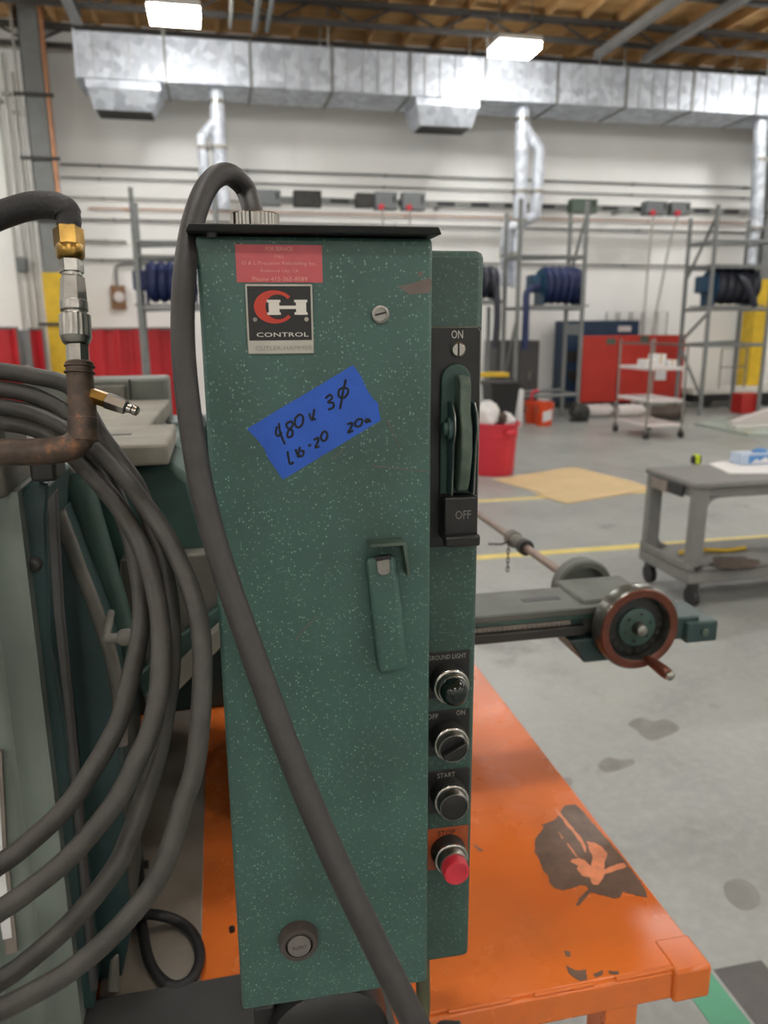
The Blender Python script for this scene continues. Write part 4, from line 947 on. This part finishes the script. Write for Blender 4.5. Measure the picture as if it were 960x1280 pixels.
# mount below: green post, black motor, olive conduit
part(MB().box((.085, .10, TT-CO.z), (.135, .17, .006)), 'mount_post', 'mach_dark', bevel=.003)
oc = [L3(527, 1222, .05), L3(529, 1250, .05), L3(526, 1282, .045), L3(515, 1330, .05)]
oc[0].z = .004
MBo = MB().tube(crom([(p_.x, p_.y, p_.z) for p_ in oc]+[(oc[-1].x-.02, .10, TT-CO.z+.008), (oc[-1].x-.05, .16, TT-CO.z+.008)], 6), .0075, 10)
part(MBo, 'flexible_conduit', 'olive')
mt = thing('electric_motor', 'black motor standing on the table below the green cabinet', 'motor', (.075, .74, TT))
MB().lathe((.075, .635, .826), (0,1,0), [(0, .03), (.004, .055), (.012, .064), (.03, .066), (.14, .066), (.155, .06), (.16, .03)], 36).build('motor_shell', 'black', mt)
MB().box((.03, .725, TT), (.12, .785, .775)).build('motor_foot', 'black', mt, bevel=.003)
MB().lathe((.128, .625, .815), (0,1,0), [(0, .018), (.003, .022), (.09, .022)], 24).build('capacitor', 'mach_dark', mt)
MB().box((.0, .66, TT+.0145), (.022, .73, .872)).build('terminal_box', 'black', mt, bevel=.003)

# ------------------------------------------------------------------ thick power cable over the cabinet
cpts = [(318,283,.640),(316,262,.638),(309,241,.632),(298,226,.622),(284,217.5,.610),(269,222,.597),(256,238,.588),(246,262,.578),(238,292,.568),(231.5,335,.555),(228.5,385,.547),(229,435,.542),(233,485,.538),(240,540,.534),(250,600,.530),(264,660,.526),(282,720,.521),(303,780,.516),(328,850,.510),(354,920,.504),(386,1000,.497),(421,1080,.490),(462,1166,.483),(489,1220,.479),(519,1280,.475),(545,1330,.472),(580,1400,.47)]
f_top = Vector(FR[cab.name][0])+Matrix.Rotation(CR, 3, 'Z') @ Vector((fx, .06, H+.010))
pts = [f_top, f_top+Vector((-.001, 0, .012))]+[PK(*p_) for p_ in cpts[2:]]
pts += [Vector((pts[-1].x+.05, pts[-1].y+.0, .35)), Vector((pts[-1].x+.12, pts[-1].y+.02, .05)), Vector((pts[-1].x+.3, pts[-1].y, .0092)), Vector((pts[-1].x+.8, pts[-1].y-.1, .0092))]
MB().tube(crom(pts, 8), .0085, 16).build('power_cable', 'rubber', sm=60, label='thick grey black power cable looping over the green cabinet', cat='cable')

# ------------------------------------------------------------------ coiled hose at the left
s1 = [(0,464,.69),(40,470,.69),(84,481,.69),(104,505,.685),(124,541,.682),(148,574,.676),(172,610,.672),(192,665,.662),(207,720,.65),(214,781,.635),(213,842,.62),(206,893,.61),(195,950,.60),(169,1028,.588),(144,1085,.58),(90,1152,.572),(36,1200,.567),(0,1226,.565)]
s2 = [(0,486,.69),(40,494,.69),(84,516,.69),(108,552,.685),(135,600,.682),(158,655,.675),(172,710,.665),(177,751,.65),(175,791,.635),(168,828,.62),(158,868,.605),(143,915,.592),(90,1000,.575),(36,1053,.567),(0,1080,.562)]
s3 = [(0,508,.69),(45,518,.688),(86,538,.685),(124,564,.675),(153,594,.664),(182,632,.652),(207,668,.642),(226,706,.632),(241,745,.62),(251,790,.608),(253,842,.597),(250,903,.585),(243,960,.577),(229,1005,.57),(201,1090,.558),(154,1154,.548),(90,1212,.54),(21,1252,.535),(-10,1268,.533)]
s4 = [(0,528,.692),(36,534,.69),(70,549,.688),(104,583,.678),(140,623,.665),(166,663,.652),(182,697,.64),(193,735,.628),(200,778,.615),(201,822,.602),(197,873,.59),(186,918,.58),(172,948,.572),(144,1003,.562),(90,1068,.55),(36,1113,.542),(0,1138,.538)]
def close(a, b):     # round the unseen left half of a loop
    yb, kb = a[-1][1], a[-1][2]; yt, kt = b[0][1], b[0][2]
    return [(-80, yb+52, kb+.0), (-190, yb+70, kb+.005), (-300, yb-20, .55), (-350, yb-220, .56), (-330, yt+180, .58), (-230, yt+50, .63), (-110, yt-2, .675), (-50, yt-5, .69)]
hp = []
for a, b in ((s2, s1), (s1, s4), (s4, s3)): hp += a+close(a, b)
hp += s3+[(-80, 1320, .53), (-200, 1360, .53)]
# keep the loop off the machine: all of it hangs in front
MB().tube(crom([PK(*p_) for p_ in hp], 5), .0078, 12).build('coiled_hose', 'rubber2', sm=60, label='dusty grey black hose coiled in loops over the copper pipe', cat='hose')
# thin hose loop with plug
zl = TT+.004+.0072
lp = [(150,1090),(168,1108),(175,1130),(178,1160),(186,1200),(203,1226),(222,1233),(241,1222),(250,1196),(243,1170),(225,1153),(203,1145),(180,1143),(160,1150)]
th_ = thing('thin_hose', 'thin black hose bent in a small loop on the steel plate', 'hose', PZ(200, 1200, TT+.004))
MB().tube(crom([PZ(u, v, zl+(.012 if i in (11, 12, 13) else 0)) for i, (u, v) in enumerate(lp)], 6), .007, 10).build('hose_tube', 'rubber3', th_, sm=60)
MB().tube([PZ(168,1062,zl+.004), PZ(172,1084,zl+.004)], .0115, 8).tube([PZ(172,1084,zl+.004), PZ(175,1130,zl)], .009, 10).build('hose_plug', 'black', th_)
MB().tube([PZ(166,1082,zl+.008), PZ(186,1080,zl+.008)], .006, 8).build('plug_lever', 'dark_steel', th_)

# ------------------------------------------------------------------ compressed air line with copper elbow
KA = .64
al = thing('air_line', 'tarnished copper elbow pipe topped with brass and steel couplings', 'pipe fitting', PK(60, 566, KA))
def seg(name, m, p0_, p1_, r0, r1=None, n=20, star=None, k=KA, sm=40, parent=al):
    a_, b_ = PK(*p0_, k), PK(*p1_, k); L_ = (b_-a_).length; r1 = r0 if r1 is None else r1; e = min(.0012, L_*.2)
    return MB().lathe(a_, b_-a_, [(0, r0-e), (e, r0), (L_-e, r1), (L_, r1-e)], n, star).build(name, m, parent, sm=sm)
s_ = KA/FPX
el = [(-520,572),(-300,569),(-60,566),(0,565.5),(40,565),(70,563),(90,558),(101,547),(104,532)]
MB().tube(crom([PK(*p_, KA) for p_ in el], 5), .0113, 20).build('copper_pipe', 'copper', al, sm=60)
seg('copper_socket', 'copper', (104,552), (103.5,521), .0122)
seg('copper_riser', 'copper', (104,524), (100,470), .0114, .0108)
seg('copper_collar', 'copper', (100,473), (99,452), .0105, .0113)
for v_ in (458, 466): 
    MB().lathe(PK(99.5, v_, KA), PK(99.5, v_-4, KA)-PK(99.5, v_, KA), [(-.0012,.0108),(-.0006,.0124),(.0006,.0124),(.0012,.0108)], 24).build('solder_bead', 'copper', al)
seg('lower_hex_nut', 'nickel', (97,456), (96,430), .0090, n=6, sm=20)
seg('coupler_collar', 'nickel', (95.5,430), (95,420), .0110, .0125)
seg('coupler_sleeve', 'nickel', (95,423), (93.5,393), .0128, .0126, 40, .965, sm=15)
seg('coupler_neck', 'nickel', (93.5,395), (92.8,388), .0095)
seg('locking_ring', 'nickel', (93,390), (92,376), .0112)
seg('coupler_hex', 'nickel', (92,379), (90.5,346), .0110, .0098, n=6, sm=20)
seg('adapter_hex', 'nickel', (90,343), (88.5,325), .0098, n=6, sm=20)
seg('adapter_neck', 'nickel', (90.5,348), (89.5,340), .0082)
seg('brass_swivel', 'brass', (88.5,324), (87,306), .0112, .0118, n=8, sm=60)
seg('brass_nut', 'brass', (87,310), (85,285), .0122, n=6, sm=20)
hb = [(85,290),(86,272),(80,262),(66,257),(42,257),(15,264),(-15,276),(-60,300),(-130,345),(-200,410),(-250,490)]
MB().tube(crom([PK(u, v, KA+.0) for u, v in hb], 6), [.0098]*8+[.0112]*53, 16).build('braided_hose', 'rubber3', al, sm=60)
seg('nipple_nut', 'brass', (112,493), (135,501), .0066, n=6, sm=20)
seg('nipple_hex', 'chrome', (133,500), (159,510), .0074, .0064, n=6, sm=20)
seg('nipple_tip', 'chrome', (158,509.5), (166,512), .0038)
seg('nipple_tip', 'chrome', (165,511.5), (173,514.5), .0042)

# ------------------------------------------------------------------ green machine at the left and its arm
mc = thing('green_machine', 'old dark green machine tool with a handwheel arm on the orange table', 'machine', (-.2, 1.2, TT))
def mp(b, name, m, **kw): return b.build(name, m, mc, **kw)
def tr(px, y): return [PY(u, v, y) for u, v in px]
ze = PY(20, 615, .78).z
# pale sheet cover with soft vertical ribs
n_ = 60; vs_, fs_ = [], []
for s_i, (y_off) in enumerate((0, .2)):
    for i in range(n_+1):
        x = -.62+(-.194+.62)*i/n_
        bl = .012*max(0, math.sin((x+.19)*150))**2*(1 if y_off == 0 else 0)
        vs_ += [(x, .78-bl+y_off, TT+.005), (x, .78-bl+y_off, ze)]
for i in range(n_): fs_.append((2*i, 2*i+2, 2*i+3, 2*i+1)); o = 2*(n_+1); fs_.append((o+2*i, o+2*i+1, o+2*i+3, o+2*i+2)); fs_.append((2*i+1, 2*i+3, o+2*i+3, o+2*i+1)); fs_.append((2*i, o+2*i, o+2*i+2, 2*i+2))
fs_ += [(0, 1, o+1, o), (2*n_, o+2*n_, o+2*n_+1, 2*n_+1)]
mp(MB().add(vs_, fs_), 'sheet_cover', 'mach_pale', sm=50)
mp(MB().box((-.62, .765, ze-.004), (-.20, .99, ze+.03)), 'top_cap', 'mach_edge', bevel=.006)
P_ = [PY(-60, 950, .772), PY(14, 1180, .772)]
mp(MB().prism(tr([(-60,940),(2,940),(8,1060),(22,1190),(-60,1210)], .773), (0, .005, 0)), 'data_plate', 'scale', sm=0)
mp(MB().prism(tr([(-60,960),(-2,965),(3,1060),(15,1172),(-60,1190)], .772), (0, .003, 0)), 'data_card', 'paper', sm=0)
# post with strip
mp(MB().prism(tr([(24,618),(40,600),(62,606),(58,640),(62,800),(80,900),(118,1262),(96,1262),(48,900),(30,760)], .80), (0, .12, 0)), 'corner_post', 'mach_dark', bevel=.003)
mp(MB().prism(tr([(58,625),(70,612),(72,650),(78,760),(92,905),(121,1240),(112,1240),(82,905),(66,760)], .785), (0, .012, 0)), 'post_edge_strip', 'dark_plate', bevel=.002)
p_ = PY(43.5, 705, .80); mp(MB().lathe(p_, (0,-1,0), [(0,.0075),(.003,.0075),(.004,.006),(.006,.006),(.007,.004)], 18), 'bolt', 'dark_steel')
p_ = PY(30, 597, .775); mp(MB().box((p_.x-.09, .765, ze+.03), (p_.x-.01, .85, ze+.075)), 'cap_block', 'mach_edge', bevel=.004)
p_ = PY(55, 590, .775); mp(MB().box((p_.x-.012, .77, ze+.01), (p_.x+.012, .82, ze+.05)), 'cap_pin', 'dark_steel', bevel=.004)
# curved green side casting with worn rounded edge
edge = [(73,640),(84,668),(100,712),(116,752),(131,795),(142,835),(149,880),(152,930),(156,1000),(162,1090),(165,1160)]
mp(MB().prism(tr(edge+[(150,1235),(100,1235),(70,760)], .86), (0, .14, 0)), 'side_casting', 'mach_dark', bevel=.004)
mp(MB().tube(crom(tr(edge[:8], .856), 5), .0075, 10), 'worn_edge', 'mach_edge', sm=60)
mp(MB().hexa([PY(134,1240,.82), PY(150,1240,.82), PY(150,1234,.95), PY(134,1234,.95), PY(138,1200,.82), PY(148,1190,.82), PY(148,1190,.95), PY(138,1200,.95)]), 'lug', 'mach_edge', bevel=.003)
# rounded green strut with flat dusty head
rod = tr([(84,590),(100,640),(122,705),(142,765),(162,830)], .95)
mp(MB().tube(crom(rod, 4), [.027-.010*i/16 for i in range(17)], 18), 'round_strut', 'mach_green', sm=60)
mp(MB().prism(tr([(66,618),(66,588),(84,576),(104,580),(111,604),(96,618)], .93), (0, .1, 0)), 'strut_head', 'mach_dust', bevel=.008)
k0_, k1_ = PY(132,799,.80), PY(152,797,.80); mp(MB().cyl(k0_, k1_, .0055, n=12).lathe(k1_-Vector((.004,0,0)), (1,0,0), [(0,.006),(.004,.009),(.012,.0095),(.016,.006)], 14).cyl(k0_, k0_+Vector((-.004, .08, .0)), .004, n=8), 'clamp_knob', 'mach_edge')
# main housing with table slabs
hy = 1.05
hz = [(96,600),(215,577),(240,600),(274,725),(284,800),(172,869),(140,869),(110,700)]
mp(MB().prism(tr(hz, hy), (0, .42, 0)), 'main_housing', 'mach_green', bevel=.01)
mp(MB().box((-.52, 1.0, TT), (-.19, 1.5, PY(140, 869, hy).z+.05)), 'pedestal', 'mach_dark', bevel=.01)
mp(MB().prism(tr([(150,700),(282,690),(282,752),(223,797),(172,845),(150,845)], 1.02), (0, .05, 0)), 'dusty_ledge', 'mach_edge', bevel=.003)
mp(MB().prism(tr([(172,845),(223,797),(282,752),(282,773),(223,831),(180,874)], 1.005), (0, .06, 0)), 'ledge_face', 'mach_green', bevel=.003)
mp(MB().prism(tr([(180,875),(223,832),(282,774),(282,804),(221,866),(190,898)], .99), (0, .07, 0)), 'ledge_lip', 'mach_dust', bevel=.003)
z1s = PY(207, 555, 1.0).z
mp(MB().box((-.32, 1.0, z1s-.027), (-.066, 1.215, z1s)), 'table_slab', 'mach_dust', bevel=.004)
p_ = PZ(148, 543, z1s); mp(MB().box((p_.x-.018, p_.y-.008, z1s-.001), (p_.x+.018, p_.y+.008, z1s+.0006)), 'slab_slot', 'black', sm=0)
p_ = PY(212, 499, 1.55); q_ = PY(186, 531, 1.25)
mp(MB().hexa([(-.34,1.22,q_.z-.03),(q_.x,1.22,q_.z-.03),(p_.x,1.55,p_.z-.03),(-.34,1.55,p_.z-.03),(-.34,1.22,q_.z),(q_.x,1.22,q_.z),(p_.x,1.55,p_.z),(-.34,1.55,p_.z)]), 'rear_slab', 'mach_dust', bevel=.004)
mp(MB().box((-.34, 1.24, 1.2), (-.10, 1.53, q_.z-.025)), 'slab_support', 'mach_dark', bevel=.006)
a, b = PY(108, 473, 1.6), PY(212, 500, 1.6)
mp(MB().box((a.x-.1, 1.56, b.z-.05), (b.x, 1.68, a.z)), 'back_block', 'arm_grey', bevel=.006)
mp(MB().box((a.x+.0, 1.555, b.z+.006), (a.x+.075, 1.57, a.z-.012)), 'block_recess', 'mach_edge', bevel=.003)
mp(MB().box((b.x-.07, 1.55, b.z+.0), (b.x-.067, 1.565, a.z)), 'block_joint', 'black', sm=0)
mp(MB().box((-.4, 1.56, TT), (.05, 1.70, b.z-.04)), 'rear_column', 'mach_dark', bevel=.01)
p_ = PY(196, 545, 1.2); mp(MB().cyl((p_.x+.02, 1.2, z1s-.05), (p_.x+.05, 1.42, z1s-.02), .02, n=14), 'rear_tube', 'mach_green')
# saddle behind the control cabinet that carries the arm
mp(MB().box((.01, 1.12, TT), (.33, 1.46, 1.04)), 'saddle', 'mach_dark', bevel=.008)
AX, AZ = .677, 1.05
za_t, za_b = PY(596, 771, 1.15).z, PY(600, 803, 1.15).z
mp(MB().box((.1, 1.15, za_t-.014), (.66, 1.262, za_t)), 'arm_top', 'arm_grey', bevel=.003)
mp(MB().box((.1, 1.152, za_t-.022), (.62, 1.26, za_t-.013)), 'arm_shoulder', 'mach_green', bevel=.002)
mp(MB().box((.1, 1.160, za_b+.012), (.60, 1.25, za_t-.02)), 'arm_beam', 'mach_dark', bevel=.002)
mp(MB().box((.1, 1.157, za_b+.014), (.575, 1.162, za_t-.024)), 'scale_strip', 'scale', sm=0)
for k in range(24): x = .36+k*.009; MB().box((x, 1.1562, za_b+.014), (x+.0008, 1.1572, za_b+(.019 if k % 5 else .022))).build('scale_tick', 'black', mc, sm=0)
mp(MB().box((.1, 1.148, za_b-.004), (.60, 1.26, za_b+.013)), 'arm_lower_way', 'dark_steel', bevel=.002)
mp(MB().box((.505, 1.198, za_t-.001), (.575, 1.214, za_t+.0005)), 'arm_slot', 'black', sm=0)
mp(MB().box((.60, 1.165, AZ-.03), (.735, 1.285, za_t+.006)), 'arm_head', 'arm_grey', bevel=.006)
mp(MB().hexa([(.6,1.145,AZ-.075),(.66,1.145,AZ-.075),(.66,1.25,AZ-.075),(.6,1.25,AZ-.075),(.57,1.145,AZ-.03),(.72,1.145,AZ-.03),(.72,1.26,AZ-.03),(.57,1.26,AZ-.03)]), 'head_underside', 'mach_dark', bevel=.004)
mp(MB().box((.735, 1.16, AZ-.055), (.83, 1.26, AZ-.012)), 'tail_block', 'mach_dark', bevel=.004)
mp(MB().box((.80, 1.150, AZ-.06), (.862, 1.255, AZ-.02)), 'tail_end', 'mach_dark', bevel=.004)
p_ = PY(860, 783, 1.15); mp(MB().lathe((.835, 1.15, AZ-.04), (0,-1,0), [(0,.008),(.004,.008),(.005,.005)], 6), 'bolt', 'bracket', sm=20)
for x in (.655, .695): mp(MB().lathe((x, 1.16, za_t+.005), (0,0,1), [(0,.004),(.006,.004),(.006,.007),(.011,.007)], 10), 'cap_screw', 'dark_steel')
# handwheel
O_ = (AX, 1.125, AZ-.002); A_ = (0,-1,0)
wh = mp(MB().lathe(O_, A_, [(-.012,.060),(-.012,.070),(-.008,.074),(.016,.0745),(.022,.071),(.022,.058),(.016,.055),(-.004,.055)], 48), 'handwheel', 'rim_steel')
MB().lathe(O_, A_, [(.0215,.0715),(.0235,.0700),(.0235,.0595),(.0215,.057)], 48, ring=True).build('rim_face', 'rim_red', wh)
MB().lathe(O_, A_, [(-.006,.0555),(.004,.0555),(.006,.05)], 40).build('wheel_disc', 'black', wh)
MB().lathe(O_, A_, [(.0,.036),(.012,.034),(.014,.031)], 36).build('hub_plate', 'mach_green', wh)
MB().lathe(O_, A_, [(.01,.012),(.022,.011),(.03,.009),(.032,.005)], 20).build('hub_nut', 'nickel', wh)
for k in range(6):
    q = math.pi*2*k/6+.3; MB().lathe((AX+.024*math.cos(q), 1.113, O_[2]+.024*math.sin(q)), A_, [(0,.003),(.0025,.003)], 10).build('hub_screw', 'black', wh)
for k in range(18):
    q = math.pi*2*k/18; MB().lathe((AX+.046*math.cos(q), 1.121, O_[2]+.046*math.sin(q)), A_, [(0,.0045),(.0025,.004)], 8).build('index_stud', 'dark_steel', wh)
hq = math.radians(-72)
hp_ = Vector((AX+.058*math.cos(hq), 1.105, O_[2]+.058*math.sin(hq)))
MB().lathe(hp_, (.03,-1,-.02), [(0,.006),(.012,.006),(.014,.0085),(.05,.0105),(.064,.0095),(.068,.006)], 18).build('crank_handle', 'rim_red', wh)
MB().lathe(hp_+Vector((.002,-.066,-.0013)), (.03,-1,-.02), [(0,.0085),(.004,.008),(.007,.004)], 16).build('handle_tip', 'chrome', wh)
# rear wheel and long shaft
O2 = (AX, 1.325, AZ)
mp(MB().lathe(O2, A_, [(-.012,.05),(-.012,.058),(.014,.059),(.018,.055),(.018,.044),(.004,.042)], 40), 'rear_wheel', 'arm_grey')
mp(MB().cyl((AX, 1.10, AZ), (AX, 2.7, AZ), .009, n=14), 'drive_shaft', 'shaft')
mp(MB().lathe((AX, 1.60, AZ), (0,1,0), [(0,.012),(.002,.0185),(.02,.0195),(.022,.016)], 24), 'shaft_collar', 'black')
mp(MB().lathe((AX, 1.622, AZ), (0,1,0), [(0,.016),(.05,.017),(.052,.02),(.075,.02),(.08,.012)], 20), 'shaft_coupling', 'mach_edge')
b_ = MB()
for k in range(6): b_.tube([Vector((AX-.022, 1.66, AZ-.012-k*.011))+Vector((math.cos(q)*.004*(1 if k % 2 else .3), math.cos(q)*.004*(.3 if k % 2 else 1), math.sin(q)*.0075)) for q in [2*math.pi*j/10 for j in range(10)]], .0012, 5, True)
mp(b_, 'hanging_chain', 'dark_steel')
mp(MB().tube([(AX, 1.67, AZ+.004), (AX-.04, 1.66, AZ-.004), (AX-.075, 1.65, AZ+.002)], .0025, 6), 'locking_pin', 'dark_steel')
